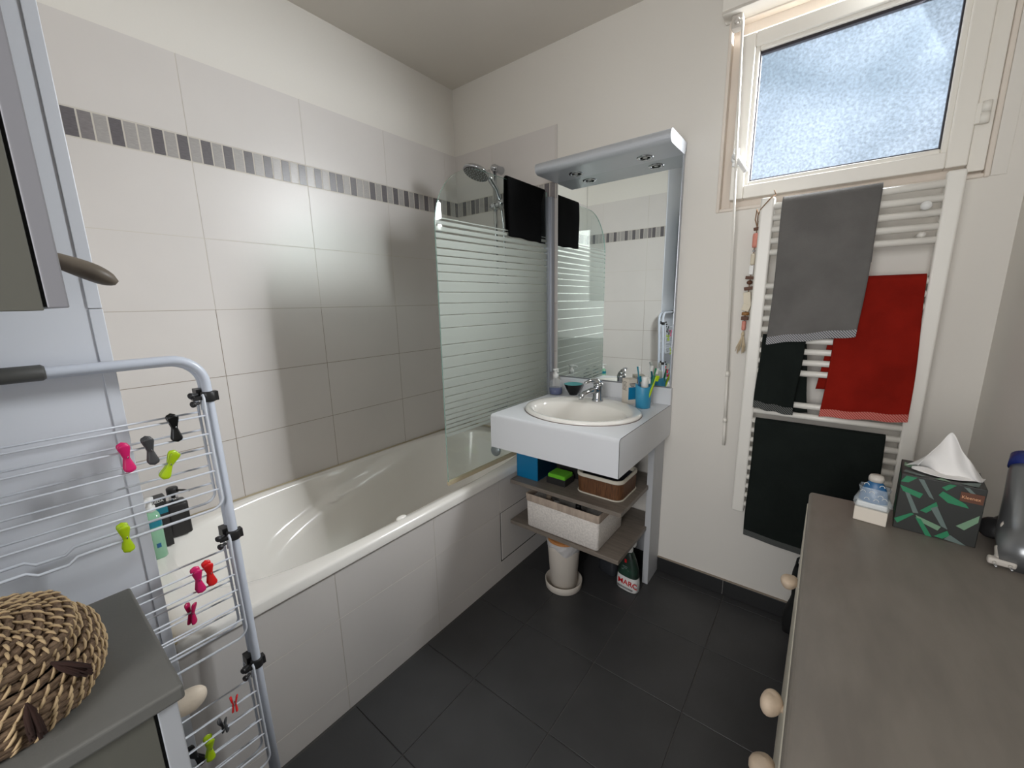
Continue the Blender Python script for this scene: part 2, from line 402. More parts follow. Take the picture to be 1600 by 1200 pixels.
# front wall with open doorway
DX0, DX1, DZ = 1.22, 2.05, 2.05
mb = MB(); mb.box(.6, DX0, YF-.1, YF, -.05, ZC); mb.box(DX1, XR+.1, YF-.1, YF, -.05, ZC); mb.box(DX0, DX1, YF-.1, YF, DZ, ZC)
struct(mb.build('wall_front', 'paint'))
dr = MB(); dr.box(DX0-.06, DX0, YF-.11, YF+.012, 0, DZ+.06); dr.box(DX1, DX1+.06, YF-.11, YF+.012, 0, DZ+.06); dr.box(DX0, DX1, YF-.11, YF+.012, DZ, DZ+.06)
struct(dr.build('door_1', 'vanity', bevel=.003))
# skirting tiles
mb = MB(); jx = [1.262, 1.551, 1.859, XR]
for i in range(3): mb.box(jx[i]+.001, jx[i+1]-.001, -.010, 0, .001, .072)
mb.box(.71, 1.261, -.010, 0, .001, .072)
struct(mb.build('baseboard_back', 'baseb', bevel=.001))
mb = MB(); mb.box(1.26, XR, -.009, 0, .0722, .0755); struct(mb.build('trim_2', 'groutdirty'))
mb = MB()
for k in range(5): mb.box(XR-.010, XR, -.30*(k+1)-.12+.001, -.30*k-.12 if k else -.011, .001, .072)
struct(mb.build('baseboard_right', 'baseb', bevel=.001))

# ---- wall tiles
ROWS = [.5425, .7925, 1.0424, 1.2920, 1.5425, 1.7935]
ZB1, ZT = 1.8757, 2.1237
# pattern of the border on the left wall read from the photograph, 12 pieces a tile
PAT = {3: 'dldlldldlmmd'[::-1], 2: 'ldldldldldld', 1: 'ldlddldlldld', 0: 'ldldldldlmld'}
def tilewall(name, P, N, u_lines, u0, u1, pat, zlow):
    """P(u) -> point on wall at z=0, N = outward normal"""
    mb = MB(); N = Vector(N)
    def bx(ua, ub, za, zb, d0, d1, m):
        a, b = P(ua), P(ub); ps = []
        for z in (za, zb):
            for p, d in ((a, d0), (b, d0), (b, d1), (a, d1)): ps.append(p + N*d + V(0, 0, z))
        mb.add(ps, [(0, 3, 2, 1), (4, 5, 6, 7), (0, 1, 5, 4), (1, 2, 6, 5), (2, 3, 7, 6), (3, 0, 4, 7)], m)
    bx(u0, u1, zlow, ROWS[3], -.006, -.0008, 5); bx(u0, u1, ROWS[3], ZT-.0005, -.006, -.0008, 0)
    us = sorted([u0] + [u for u in u_lines if u0 < u < u1] + [u1]); g = .0012
    for i in range(len(us)-1):
        a, b = us[i]+(g if i else 0), us[i+1]-(g if i < len(us)-2 else 0)
        zs = [zlow] + ROWS[1:]
        for j in range(len(zs)-1): bx(a, b, zs[j]+g, zs[j+1]-g, -.004, 0, 1)
        bx(a, b, ZB1+g, ZT, -.004, 0, 1)
    # mosaic border
    w = TW/12; k = math.floor((u0-u_lines[0])/w)
    while True:
        ua = u_lines[0]+k*w
        if ua >= u1-.002: break
        c = pat(k); a, b = max(ua+.0022, u0), min(ua+w-.0022, u1)
        if b-a > .003: bx(a, b, ROWS[5]+.003, ZB1-.003, -.004, -.0002, {'l': 2, 'm': 3, 'd': 4}[c])
        k += 1
    return struct(mb.build(name, ['grout', 'tile', 'mo1', 'mo2', 'mo3', 'groutdirty']))
seqs = 'ldlddldlldldldldldldldldldlddldmlldldlmldldldldldld'
# u runs along -y on the left wall
def patl(k): return ('dlddmldlmdld' + 'dldlldldldldl' + 'dldldldldldldldldlldlddm')[(k+12) % 49] if k < 0 else seqs[k % len(seqs)]
PL = {}
s2 = 'ldlddldlldld'      # from v2 towards the corner
s3 = 'ldldldldldld'      # from v3 towards v2
order = []
# index k counts from grout line 0 (y=-T0) away from the corner
for i, c in enumerate(s2): PL[24-1-i] = c           # between line 1 and 2
for i, c in enumerate('ldldldldldml'): PL[12-1-i] = c
for i, c in enumerate(s3): PL[36-1-i] = c
for i, c in enumerate('dldlldlmddlld'): PL[36+i] = c
struct_left = tilewall('wall_left_tiles', lambda u: V(0, -u, 0), (1, 0, 0), [T0+TW*k for k in range(6)], 0, 1.68, lambda k: PL.get(k, 'ld'[k % 2]), .525)
tilewall('wall_back_tiles', lambda u: V(u, -.002, 0), (0, -1, 0), [.2737-TW, .2737, .2737+TW], .0005, .682, lambda k: 'lldmldldmldlldmdldmd'[k % 20], .525)
tilewall('wall_partition_tiles', lambda u: V(u, YE, 0), (0, 1, 0), [.155, .155+TW], .0005, .695, lambda k: 'ldldlldldldlmdldldll'[k % 20], .525)

# apron of the bath, tiled
mb = MB(); XA = .69
mb.box(.60, XA-.0008, YE, 0, 0, .508, 0)
yl = [YE, -1.298, -.903, -.508, -.110, 0]; zl = [0, .0905, .341, .510]
for i in range(5):
    for j in range(3):
        if i == 3 and j == 1: continue
        mb.box(XA-.004, XA, yl[i]+.0012, yl[i+1]-.0012, zl[j]+.001, zl[j+1]-.0012, 1)
mb.box(XA-.01, XA-.0006, -.508, -.110, .0905, .352, 2)
struct(mb.build('trim_3', ['grout', 'tile', 'dark']))
h = MB(); h.box(XA-.0015, XA+.0022, -.503, -.114, .098, .339)
o = h.build('bath_hatch', 'tile', bevel=.001); tag(o, 'beige tiled access hatch low in the bath front beside the vanity', 'hatch')

# ------------------------------------------------------------------ bathtub
tub = thing('bathtub', 'white built-in bathtub with moulded armrest along the tiled left wall', 'bathtub', (.35, -.84, 0))
mb = MB(); K = 160; Y0, Y1 = YE+.002, -.003
def rect_ring(x0, x1, y0, y1, z, ring):
    cx, cy = .345, -.845; out = []
    for p in ring:
        dx, dy = p.x-cx, p.y-cy; t = 1e9
        if dx > 1e-9: t = min(t, (x1-cx)/dx)
        if dx < -1e-9: t = min(t, (x0-cx)/dx)
        if dy > 1e-9: t = min(t, (y1-cy)/dy)
        if dy < -1e-9: t = min(t, (y0-cy)/dy)
        out.append(V(cx+dx*t, cy+dy*t, z))
    return out
def tub_ring(depth, inset, nexp=3.5):
    d = max(0, min(1, depth/.42))
    ycl = -1.60 + .42*d**.9 + inset*.6; ych = -.09 - .10*d - inset*.4
    a = .312 - .055*d - inset; b = (ych-ycl)/2; cy = (ych+ycl)/2
    r = sring(.345, cy, a, b, .548-depth, nexp-.8*d, K)
    for p in r:   # armrests: the wall below a slanting crease stands further in
        y = p.y; z = p.z
        side = 1 if p.x < .345 else -1
        t = (y+1.32)/(.80)
        if -0.15 < t < 1.25:
            tt = max(0, min(1, t)); zc = .335 + .195*tt**.8
            k = 1/(1+math.exp((z-zc)/.007)); f = max(0, min(1, (t+.15)/.25))*max(0, min(1, (1.25-t)/.35))
            fd = max(0, 1-max(0, (zc-z)-.04)/.22)
            ww = .038*k*f*fd
            # grip: a raised rib near the upper end of the armrest
            g = math.exp(-((y+.93+.30*(.53-z))/.030)**2)*max(0, min(1, (.545-z)/.02))*(1 if z > zc-.01 else .0)*.022
            p.x += side*(ww+g)
    return r
op = tub_ring(0, 0)
outer = rect_ring(.003, .700, Y0, Y1, .510, op)
def blend(A, B, t, z): return [V(a.x+(b.x-a.x)*t, a.y+(b.y-a.y)*t, z) for a, b in zip(A, B)]
o2 = rect_ring(.003, .700, Y0, Y1, .534, op); o3 = rect_ring(.003, .6965, Y0, Y1, .5415, op); o4 = rect_ring(.003, .689, Y0, Y1, .5445, op)
rings = [outer, o2, o3, o4, blend(o4, op, .4, .5455), blend(o4, op, .8, .5460)]
rings.append([V(p.x, p.y, .5455) for p in tub_ring(0, -.006)])
rings.append([V(p.x, p.y, .543) for p in tub_ring(0, 0)])
for i in range(1, 71): 
    dpt = .405*i/70
    rings.append([V(p.x, p.y, .545-dpt) for p in tub_ring(dpt, .004+.02*i/70)])
last = rings[-1]; cxl = .345; cyl = sum(p.y for p in last)/K
for t, z in ((.06, .131), (.14, .124), (.3, .120), (.6, .117), (.97, .115)):
    rings.append([V(p.x+(cxl-p.x)*t, p.y+(cyl-p.y)*t, z) for p in last])
mb.loops(rings, cap1=True); mb.build('tub_body', 'tub', tub)
mb = MB(); mb.tube([(.004, Y0+.01, .545), (.004, Y1-.01, .545)], .004, 8); mb.tube([(.01, Y1-.001, .545), (.69, Y1-.001, .545)], .004, 8); mb.tube([(.01, Y0+.002, .545), (.69, Y0+.002, .545)], .004, 8)
mb.build('silicone_seal', 'sealant', tub)
mb = MB(); mb.lathe([(.0, .012), (.030, .010), (.034, .004), (.034, 0)], (.345, -.118, .455), 28, axis=(0, -1, .15)); mb.build('overflow_cap', 'alu', tub)
mb = MB(); mb.lathe([(.0, .006), (.030, .006), (.034, .001)], (.345, -.40, .116), 24); mb.build('drain_plug', 'chrome', tub)
mb = MB(); mb.blob((.655, -1.02, .545), (.010, .022, .008), 3, .05); mb.build('grip_stub', 'tub', tub)

# bath mixer on the back wall
t = thing('bath_mixer', 'chrome bath mixer tap on the back wall above the tub', 'tap', (.345, -.02, .66))
mb = MB(); mb.tube([(.265, -.060, .665), (.425, -.060, .665)], .020, 16); mb.tube([(.27, -.005, .665), (.27, -.055, .665)], .014, 12); mb.tube([(.42, -.005, .665), (.42, -.055, .665)], .014, 12)
mb.lathe([(.028, 0), (.028, .008), (.016, .012)], (.27, -.003, .665), 20, (0, -1, 0)); mb.lathe([(.028, 0), (.028, .008), (.016, .012)], (.42, -.003, .665), 20, (0, -1, 0)); mb.build('mixer_body', 'chrome', t)
mb = MB(); mb.tube([(.345, -.065, .65), (.345, -.11, .63), (.345, -.14, .60), (.345, -.145, .585)], [.015, .014, .012, .012], 14); mb.build('spout', 'chrome', t)
mb = MB(); mb.tube([(.345, -.060, .680), (.345, -.060, .705)], .018, 14); mb.tube([(.345, -.06, .703), (.345, -.125, .718)], [.010, .007], 12); mb.build('lever', 'chrome', t)

# ------------------------------------------------------------------ bath screen
def sx_(y): return .645 + (y+.01)*(.028/.74)     # slight opening angle
scr = thing('bath_screen', 'clear and frosted striped glass bath screen with rounded top corner', 'shower screen', (.645, -.02, .56))
path = [(-.038, .570), (-.750, .570), (-.750, 1.56)]
cy, cz, R = -.505, 1.575, .245
path += [(cy+R*cos(a), cz+R*sin(a)) for a in [pi - pi/2*i/20 for i in range(1, 21)]] + [(-.038, 1.82)]
mb = MB(); th = .003
n = len(path)
vs = [(sx_(y)-th, y, z) for y, z in path] + [(sx_(y)+th, y, z) for y, z in path]
mb.add(vs, [tuple(range(n)), tuple(range(n, 2*n))[::-1]] , 0)
mb.add(vs, [(i, (i+1) % n, n+(i+1) % n, n+i) for i in range(n)], 1)
M['glassedge'] = mat('glass_edge', (140, 176, 166), .1, alpha=.75)
g = mb.build('glass_panel', ['screen', 'glassedge'], scr)
g.location.z = 0
mb = MB(); mb.box(.628, .662, -.040, -.004, .575, 1.800); mb.build('wall_profile', 'alu', scr, bevel=.004, seg=3)
mb = MB(); mb.box(.652, .672, -.032, -.004, .93, 1.800); mb.build('hinge_profile', 'alu', scr, bevel=.006, seg=3)
mb = MB(); mb.obox((.627, -.40, .562), (0.013, .35, 0), (.006, 0, 0), (0, 0, .010)); mb.build('bottom_seal', 'sealant', scr, bevel=.003)

# towel thrown over the top of the screen
def drape(name, m, y_or_x, top, front, back, thick, waves, nu=40, nv=60, axis='y', offs=.010, parent=None, slant=(0, 0), seed=1, top_slant=0, side=None, hem=None, bulge=.0, taper=(0, 0), back_shift=0):
    """sheet folded over a bar. axis: direction of the bar. y_or_x: (start, end) along the bar.
    front: (x/y of centre, length), back likewise; side: +1/-1 which way the front faces"""
    a0, a1 = y_or_x; c, lf = front; lb = back; rdm = random.Random(seed); ph = [rdm.uniform(0, 6) for _ in range(6)]
    mb = MB(); R = offs; half = pi*R; tot = lb + half + lf
    def fn(u, v):
        s = v*tot
        lfu = lf + slant[0]*(1-u) + slant[1]*u
        if s < lb: q = -R; z = top-R-(lb-s); d = (lb-s)
        elif s < lb+half: a = pi*(s-lb)/half; q = -R*cos(a); z = top-R+R*sin(a); d = 0
        else: q = R; d = (s-lb-half)/lf*lfu; z = top-R-d
        f = d/max(lf, .01)
        w = waves*min(1, d/.08)*(sin(u*9+ph[0]+f*1.2)*.6+sin(u*17+ph[1]-f*2)*.3+sin(u*4+ph[2]+f*3)*.5)
        q2 = q*1.0 + (w+bulge*f*(1-f))*(1 if q > 0 else -.4)
        al = a0+(a1-a0)*u + (taper[0]*(1-u)+taper[1]*u)*f*(1 if s > lb else 0) + (back_shift*max(0, 1-s/lb) if s < lb else 0) + .004*sin(f*5+ph[3])*f
        z += top_slant*(u-.5) + .002*sin(u*14+ph[4])*f
        if axis == 'y': return V(c + side*q2, al, z)
        return V(al, c + side*q2, z)
    mb.grid(fn, nu, nv)
    o = mb.build(name, m, parent, solid=thick, recalc=True)
    hemo = None
    if hem:
        hb = MB()
        def hf(u, v):
            s = 1 - .022/tot*0 - v*.026/tot
            p = fn(u, s); 
            if axis == 'y': return p + V(side*(thick*.5+.0012), 0, 0)
            return p + V(0, side*(thick*.5+.0012), 0)
        hb.grid(hf, nu, 4); hemo = hb.build('hem', hem, o); 
        hemo['label'] = 'diagonally striped woven hem'
    return o
tw = drape('hand_towel', 'blacktowel', (-.345, -.050), 1.8315, (.634, .235), .215, .006, .0035, 36, 60, 'y', .009, side=1, seed=3, slant=(0, .01), top_slant=0)
tag(tw, 'black towel folded over the top edge of the glass bath screen', 'towel')

# ------------------------------------------------------------------ shower set
sh = thing('shower_rail', 'chrome shower riser rail with hand shower and hose on the tiled back wall', 'shower', (.338, -.06, 1.2))
mb = MB(); mb.tube([(.338, -.060, 1.37), (.338, -.060, 1.985)], .0105, 16); mb.build('riser_rail', 'chrome', sh)
for z in (1.985, 1.375):
    mb = MB(); mb.lathe([(.0, .064), (.010, .062), (.019, .052), (.0185, .030), (.020, .006), (.021, 0)], (.338, -.002, z), 20, (0, -1, 0))
    mb.lathe([(0, -.020), (.012, -.017), (.0185, -.006), (.0185, .008), (.012, .017), (0, .020)], (.338, -.062, z), 20, (1, 0, 0)); mb.build('rail_bracket', 'chrome', sh)
mb = MB(); mb.lathe([(0, -.018), (.014, -.015), (.020, 0), (.014, .015), (0, .018)], (.326, -.062, 1.80), 20, (1, 0, 0)); mb.tube([(.330, -.062, 1.80), (.395, -.075, 1.80)], .013, 14); mb.lathe([(.018, -.020), (.020, .02)], (.338, -.060, 1.80), 18); mb.tube([(.392, -.075, 1.785), (.392, -.085, 1.82)], .0165, 14)
mb.build('slider', 'chrome', sh)
hd = Vector((.345, -.21, 1.928)); nrm = Vector((-.12, -.38, -1)).normalized()
mb = MB(); mb.lathe([(0, -.030), (.030, -.027), (.055, -.016), (.068, -.003), (.068, .004), (.062, .007)], hd, 36, nrm)
mb.tube([hd + V(.028, .045, .012), (.375, -.135, 1.905), (.386, -.105, 1.865), (.391, -.085, 1.815), (.393, -.076, 1.77)], [.020, .015, .012, .0115, .010], 14); mb.build('hand_shower', 'chrome', sh)
mb = MB(); mb.lathe([(.062, .005), (.060, .0085), (0, .0085)], hd, 36, nrm)
X = nrm.orthogonal().normalized(); Yv = nrm.cross(X)
for r_, k in ((.015, 6), (.030, 12), (.045, 18), (.055, 22)):
    for j in range(k): mb.lathe([(.0024, .008), (.0016, .011), (0, .0112)], hd + r_*(cos(2*pi*j/k)*X + sin(2*pi*j/k)*Yv), 6, nrm, m=1)
mb.build('spray_face', ['greyplastic', 'alu'], sh)
pts = [(.393, -.076, 1.77), (.396, -.068, 1.70), (.397, -.060, 1.50), (.397, -.055, 1.20), (.396, -.055, .95), (.392, -.06, .76), (.375, -.07, .66), (.36, -.075, .62), (.345, -.07, .645)]
mb = MB(); sp_ = []
for i in range(len(pts)-1):
    for k in range(16): sp_.append(Vector(pts[i]).lerp(Vector(pts[i+1]), k/16))
sp_.append(Vector(pts[-1])); mb.tube(sp_, [.0068 if i % 2 else .0058 for i in range(len(sp_))], 10); mb.build('hose', 'chrome', sh)

# ------------------------------------------------------------------ mirror cabinet
mc = thing('mirror_panel', 'tall wall mirror with silver light canopy and two spotlights above the washbasin', 'mirror', (.99, 0, .92))
mb = MB(); mb.box(.700, 1.278, -.022, -.001, .918, 1.900); mb.build('backing_board', 'alu', mc)
mb = MB(); mb.box(.7035, 1.2755, -.0265, -.0225, .921, 1.858); mb.build('mirror_glass', 'mirror', mc)
mb = MB(); prof = []
yf, zb, zt = -.205, 1.8565, 1.905
for i in range(13): a = -pi/2 - pi*i/12; prof.append((yf+.024+.024*cos(a), (zb+zt)/2+(zt-zb)/2*sin(a)))
prof = [(-.024, zb)] + prof + [(-.001, zt), (-.001, zb+.02)]
n = len(prof)
vs = [(.690, y, z) for y, z in prof] + [(1.281, y, z) for y, z in prof]
mb.add(vs, [tuple(range(n)), tuple(range(n, 2*n))[::-1]], 0); mb.add(vs, [(i, (i+1) % n, n+(i+1) % n, n+i) for i in range(n)], 0)
mb.build('light_canopy', 'canopy', mc)
for x in (.836, 1.148):
    mb = MB(); mb.lathe([(.0195, 0), (.0215, .0035), (.030, .0035), (.0325, 0)], (x, -.093, zb+.0003), 32, (0, 0, -1), caps=False); mb.lathe([(.0195, 0), (.018, -.012)], (x, -.093, zb+.002), 28, (0, 0, -1), caps=False)
    sp = mb.build('spotlight', 'chrome', mc); mb = MB(); mb.lathe([(0, .001), (.019, .001)], (x, -.093, zb), 28, (0, 0, -1)); mb.lathe([(0, .0022), (.008, .002), (.010, .001)], (x, -.093, zb), 16, (0, 0, -1), m=1); mb.build('bulb', ['blackplastic', 'led'], sp)

# ------------------------------------------------------------------ vanity
va = thing('vanity_unit', 'white washbasin cabinet with two taupe open shelves beside the bath', 'vanity', (1.0, -.3, 0))
VX0, VX1, VY, VZ, VB = .712, 1.284, -.580, .838, .695
bc = V(1.0, -.318, 0)
el = [V(bc.x+.238*cos(2*pi*j/96), bc.y+.200*sin(2*pi*j/96), VZ) for j in range(96)]
def rr(x0, x1, y0, y1, z):
    out = []
    for p in el:
        dx, dy = p.x-bc.x, p.y-bc.y; t = 1e9
        if dx > 1e-9: t = min(t, (x1-bc.x)/dx)
        if dx < -1e-9: t = min(t, (x0-bc.x)/dx)
        if dy > 1e-9: t = min(t, (y1-bc.y)/dy)
        if dy < -1e-9: t = min(t, (y0-bc.y)/dy)
        out.append(V(bc.x+dx*t, bc.y+dy*t, z))
    return out
mb = MB()
# corner-exact top: annulus to a rectangle plus corner points through fine rect ring
er = rr(VX0, VX1, VY+.014, -.001, VZ)
mb.loops([el, er], smooth=False)
for cx_, cy_ in ((VX0, VY+.014), (VX1, VY+.014), (VX0, -.001), (VX1, -.001)):
    # fill the corner between neighbouring ring points
    best = sorted(range(96), key=lambda j: (er[j]-V(cx_, cy_, VZ)).length)[:2]
    mb.add([er[best[0]], er[best[1]], V(cx_, cy_, VZ)], [(0, 1, 2)])
pr = [(VY+.014+.014*cos(a), VZ-.014+.014*sin(a)) for a in [pi/2+pi/2*i/8 for i in range(9)]] + [(VY, VB)]
mb.grid(lambda u, v: V(VX0+(VX1-VX0)*u, *pr[min(9, int(round(v*9)))]), 2, 10)
def side_face(x):
    ps = [V(x, y, z) for y, z in pr] + [V(x, -.001, VB), V(x, -.001, VZ)]; mb.add(ps, [tuple(range(len(ps)))])
side_face(VX0); side_face(VX1)
mb.add([V(VX0, VY, VB), V(VX1, VY, VB), V(VX1, -.001, VB), V(VX0, -.001, VB)], [(0, 1, 2, 3)])
mb.build('countertop_box', 'vanity', va)
mb = MB(); e = .0009
mb.tube([(VX1, y, z+.0002) for y, z in pr], e, 6); mb.tube([(VX1, VY+.014, VZ), (VX1, -.02, VZ)], e, 6); mb.build('edge_band', 'vedge', va)
mb = MB(); mb.box(VX0, VX1, -.020, -.001, VZ-.002, .914); mb.build('upstand', 'vanity', va, bevel=.004, seg=3)
mb = MB(); mb.box(1.236, 1.262, -.138, -.002, 0, VB); 
o = mb.build('side_panel', 'vside', va, bevel=.0008)
for y, z in ((-.11, .585), (-.108, .176), (-.112, .33), (-.035, .585), (-.035, .176)):
    mb = MB(); mb.lathe([(.0035, 0), (.0035, .0006)], (1.2362, y, z), 10, (-1, 0, 0)); mb.build('shelf_pin_hole', 'dark', o)
mb = MB(); mb.box(.716, .734, -.138, -.002, 0, VB); mb.build('side_panel', 'vside', va, bevel=.0008)
mb = MB(); mb.box(.735, 1.235, -.014, -.002, .08, .24); mb.build('back_rail', 'vside', va, bevel=.0008)
for z, y0, x0, x1 in ((.490, -.442, .702, 1.234), (.290, -.452, .706, 1.234)):
    mb = MB(); mb.add([(x0, y0, z-.018), (x1+.010, y0, z-.018), (x1+.010, -.139, z-.018), (x1, -.139, z-.018), (x1, -.012, z-.018), (.736, -.012, z-.018), (.736, -.139, z-.018), (x0, -.139, z-.018),
                      (x0, y0, z), (x1+.010, y0, z), (x1+.010, -.139, z), (x1, -.139, z), (x1, -.012, z), (.736, -.012, z), (.736, -.139, z), (x0, -.139, z)],
                     [tuple(range(8))[::-1], tuple(range(8, 16))] + [(i, (i+1) % 8, 8+(i+1) % 8, 8+i) for i in range(8)])
    mb.build('shelf', 'shelf', va, bevel=.001)
mb = MB(); mb.tube([(1.0, -.30, .66), (1.0, -.30, .60), (1.0, -.28, .57), (1.0, -.20, .57), (1.0, -.02, .57)], .016, 12); mb.lathe([(.028, 0), (.028, .09)], (1.0, -.30, .575), 20); mb.build('waste_pipe', 'white', va)

# washbasin
ba = thing('washbasin', 'oval white ceramic washbasin set into the vanity top', 'basin', (1.0, -.318, VZ))
mb = MB()
def er_(cy, a, b, z): return [V(1.0+a*cos(2*pi*j/96), cy+b*sin(2*pi*j/96), z) for j in range(96)]
rg = [er_(-.318, .243, .205, VZ-.002), er_(-.318, .252, .214, VZ+.001), er_(-.318, .253, .215, VZ+.006), er_(-.318, .248, .210, VZ+.012), er_(-.319, .240, .202, VZ+.014), er_(-.324, .225, .185, VZ+.0125),
      er_(-.350, .212, .148, VZ+.008), er_(-.352, .206, .142, VZ+.002), er_(-.354, .198, .135, VZ-.018), er_(-.356, .182, .122, VZ-.055), er_(-.356, .150, .100, VZ-.095), er_(-.354, .105, .070, VZ-.120), er_(-.352, .06, .04, VZ-.130), er_(-.350, .022, .022, VZ-.134)]
mb.loops(rg, cap1=True); mb.build('bowl', 'ceramic', ba)
mb = MB(); mb.tube(er_(-.318, .2535, .2155, VZ+.0005), .0009, 5, closed=True); mb.build('basin_seal', 'brown', ba)
mb = MB(); mb.lathe([(0, .003), (.018, .003), (.022, 0)], (1.0, -.35, VZ-.133), 20); mb.build('drain', 'chrome', ba)
text('logo', 'Roca', .011, (.985, -.2085, VZ-.012), (radians(72), 0, 0), 'blackink', ba)

# basin mixer
tp = thing('basin_mixer', 'chrome single lever mixer tap on the rear of the oval washbasin', 'tap', (1.0, -.165, VZ+.01))
mb = MB(); mb.lathe([(.026, -.003), (.0255, .004), (.022, .010), (.0205, .06), (.0215, .075), (.019, .084), (0, .086)], (1.0, -.162, VZ+.012), 28, (0, .06, 1))
mb.tube([(1.0, -.170, VZ+.060), (.990, -.205, VZ+.066), (.975, -.245, VZ+.056), (.968, -.262, VZ+.046)], [.015, .014, .0125, .012], 16); mb.build('tap_body', 'chrome', tp)
mb = MB(); mb.lathe([(.0125, 0), (.0125, .018), (.010, .019)], (.968, -.262, VZ+.052), 18, (0, 0, -1)); mb.build('aerator', 'chrome', tp)
mb = MB(); mb.tube([(1.0, -.152, VZ+.093), (.998, -.18, VZ+.106), (.992, -.215, VZ+.112), (.985, -.255, VZ+.108)], [.017, .014, .010, .007], 14); mb.lathe([(.021, 0), (.020, .012), (.008, .020), (0, .021)], (1.0, -.160, VZ+.082), 24, (0, .1, 1)); mb.build('lever', 'chrome', tp)

# ------------------------------------------------------------------ things on the vanity
t = thing('soap_dispenser', 'clear pump bottle with navy blue liquid beside the bath screen', 'soap dispenser', (.742, -.105, VZ))
mb = MB(); mb.lathe([(.0, 0), (.031, 0), (.034, .003), (.034, .052), (.031, .062), (.024, .073), (.012, .080), (.012, .086)], (.742, -.105, VZ), 28); mb.build('bottle', 'clear', t)
mb = MB(); mb.lathe([(0, .002), (.030, .002), (.0325, .005), (.0325, .034), (0, .034)], (.742, -.105, VZ), 28); mb.build('liquid', 'navy', t)
mb = MB(); mb.lathe([(.014, .084), (.014, .104), (.007, .106), (.007, .120), (.013, .121), (.015, .130), (0, .131)], (.742, -.105, VZ), 20); mb.tube([(.742, -.105, VZ+.125), (.760, -.118, VZ+.124), (.768, -.124, VZ+.118)], .004, 8); mb.build('pump', 'white', t)
t = thing('small_bowl', 'small black bowl with turquoise inside behind the basin tap', 'bowl', (.822, -.068, VZ))
mb = MB(); mb.lathe([(.0, 0), (.020, 0), (.021, .004), (.034, .026), (.046, .053), (.047, .055)], (.822, -.068, VZ), 32, caps=False); mb.build('shell', 'black', t)
mb = MB(); mb.lathe([(.047, .055), (.045, .055), (.032, .027), (.018, .006), (0, .005)], (.822, -.068, VZ), 32, caps=False); mb.build('glaze', 'teal', t)
t = thing('medicine_box', 'small off-white and blue cardboard box beside the blue tumbler', 'box', (1.122, -.090, VZ))
mb = MB(); A = V(.020, -.014, 0); B = V(.013, .019, 0)*.95
mb.obox((1.117, -.083, VZ+.057), A*1.0, B, (0, 0, .057)); mb.build('carton', 'offwhite', t, bevel=.0006)
mb = MB(); c0 = V(1.117, -.083, VZ); nB = V(A.y, -A.x, 0).normalized()
nA = A.normalized(); mb.obox(c0 + A*1.012 + V(0, 0, .050), A.normalized()*.0003, B*.9, (0, 0, .028)); mb.build('blue_print', 'blue', t)
mb = MB()
for i in range(7): mb.obox(c0 - B*1.015 - A*.2 + V(0, 0, .100-.006*i), A*(.55 if i % 3 else .7), B.normalized()*.0002, (0, 0, .0009))
for i in range(3): mb.obox(c0 + A*1.016 + V(0, 0, .094-.006*i), A.normalized()*.0002, B*(.7-.15*i), (0, 0, .0014))
mb.build('printed_text', 'blackink', t)
cupc = V(1.196, -.122, VZ)
t = thing('toothbrush_tumbler', 'petrol blue plastic tumbler with wavy rim on the vanity corner', 'tumbler', tuple(cupc))
mb = MB(); K2 = 40; rings = []
def cr(r, z, w=0): return [cupc + V(r*cos(2*pi*j/K2), r*sin(2*pi*j/K2), z + w*sin(2*pi*j/K2*2+.6)) for j in range(K2)]
mb.loops([cr(.029, 0), cr(.0305, .002), cr(.0325, .05), cr(.035, .098, .006), cr(.034, .100, .006), cr(.0318, .095, .005), cr(.029, .01), cr(.001, .006)], cap0=True, cap1=True); mb.build('cup', 'cupblue', t)
def brush(dx, dy, ex, ey, ln, mh, mhead, label):
    b = thing('toothbrush', label, 'toothbrush', tuple(cupc+V(dx, dy, .01)), 'toothbrushes in the blue tumbler')
    p0 = cupc+V(dx, dy, .012); d = V(ex, ey, 1).normalized(); mb = MB()
    mb.tube([p0, p0+d*ln*.4, p0+d*ln*.7, p0+d*ln*.82, p0+d*ln], [.0045, .0055, .004, .0028, .0045], 10); mb.build('handle', mh, b)
    mb = MB(); h = p0+d*ln*.93; s_ = d.orthogonal().normalized(); mb.obox(h + s_*.007, d*.012, s_*.005, d.cross(s_)*.0045); mb.build('bristles', mhead, b, bevel=.001)
brush(-.010, .008, -.16, .05, .165, 'gelteal', 'white', 'toothbrush with teal handle leaning left in the blue tumbler')
brush(.012, .006, .20, .06, .165, 'boxgreen', 'white', 'toothbrush with green handle leaning right in the blue tumbler')
brush(.004, .014, .05, .16, .17, 'clear', 'white', 'toothbrush with clear handle at the back of the blue tumbler')
brush(-.004, -.010, -.10, -.12, .125, 'denim', 'gelteal', 'toothbrush with dark blue handle at the front of the blue tumbler')
brush(.014, -.008, .32, -.02, .14, 'peg_lime', 'peg_lime', 'toothbrush with lime handle against the right rim of the blue tumbler')
t = thing('toothpaste_tube', 'white toothpaste tube standing cap up in the blue tumbler', 'tube', tuple(cupc+V(.0, -.004, .05)))
mb = MB(); p0 = cupc+V(.004, .0, .02); mb.tube([p0, p0+V(0, 0, .075)], [.012, .0155], 16); mb.build('tube_body', 'offwhite', t)
mb = MB(); mb.lathe([(.0145, .075), (.0150, .078), (.0150, .112), (.013, .116), (0, .116)], p0, 20); mb.build('cap', 'white', t)

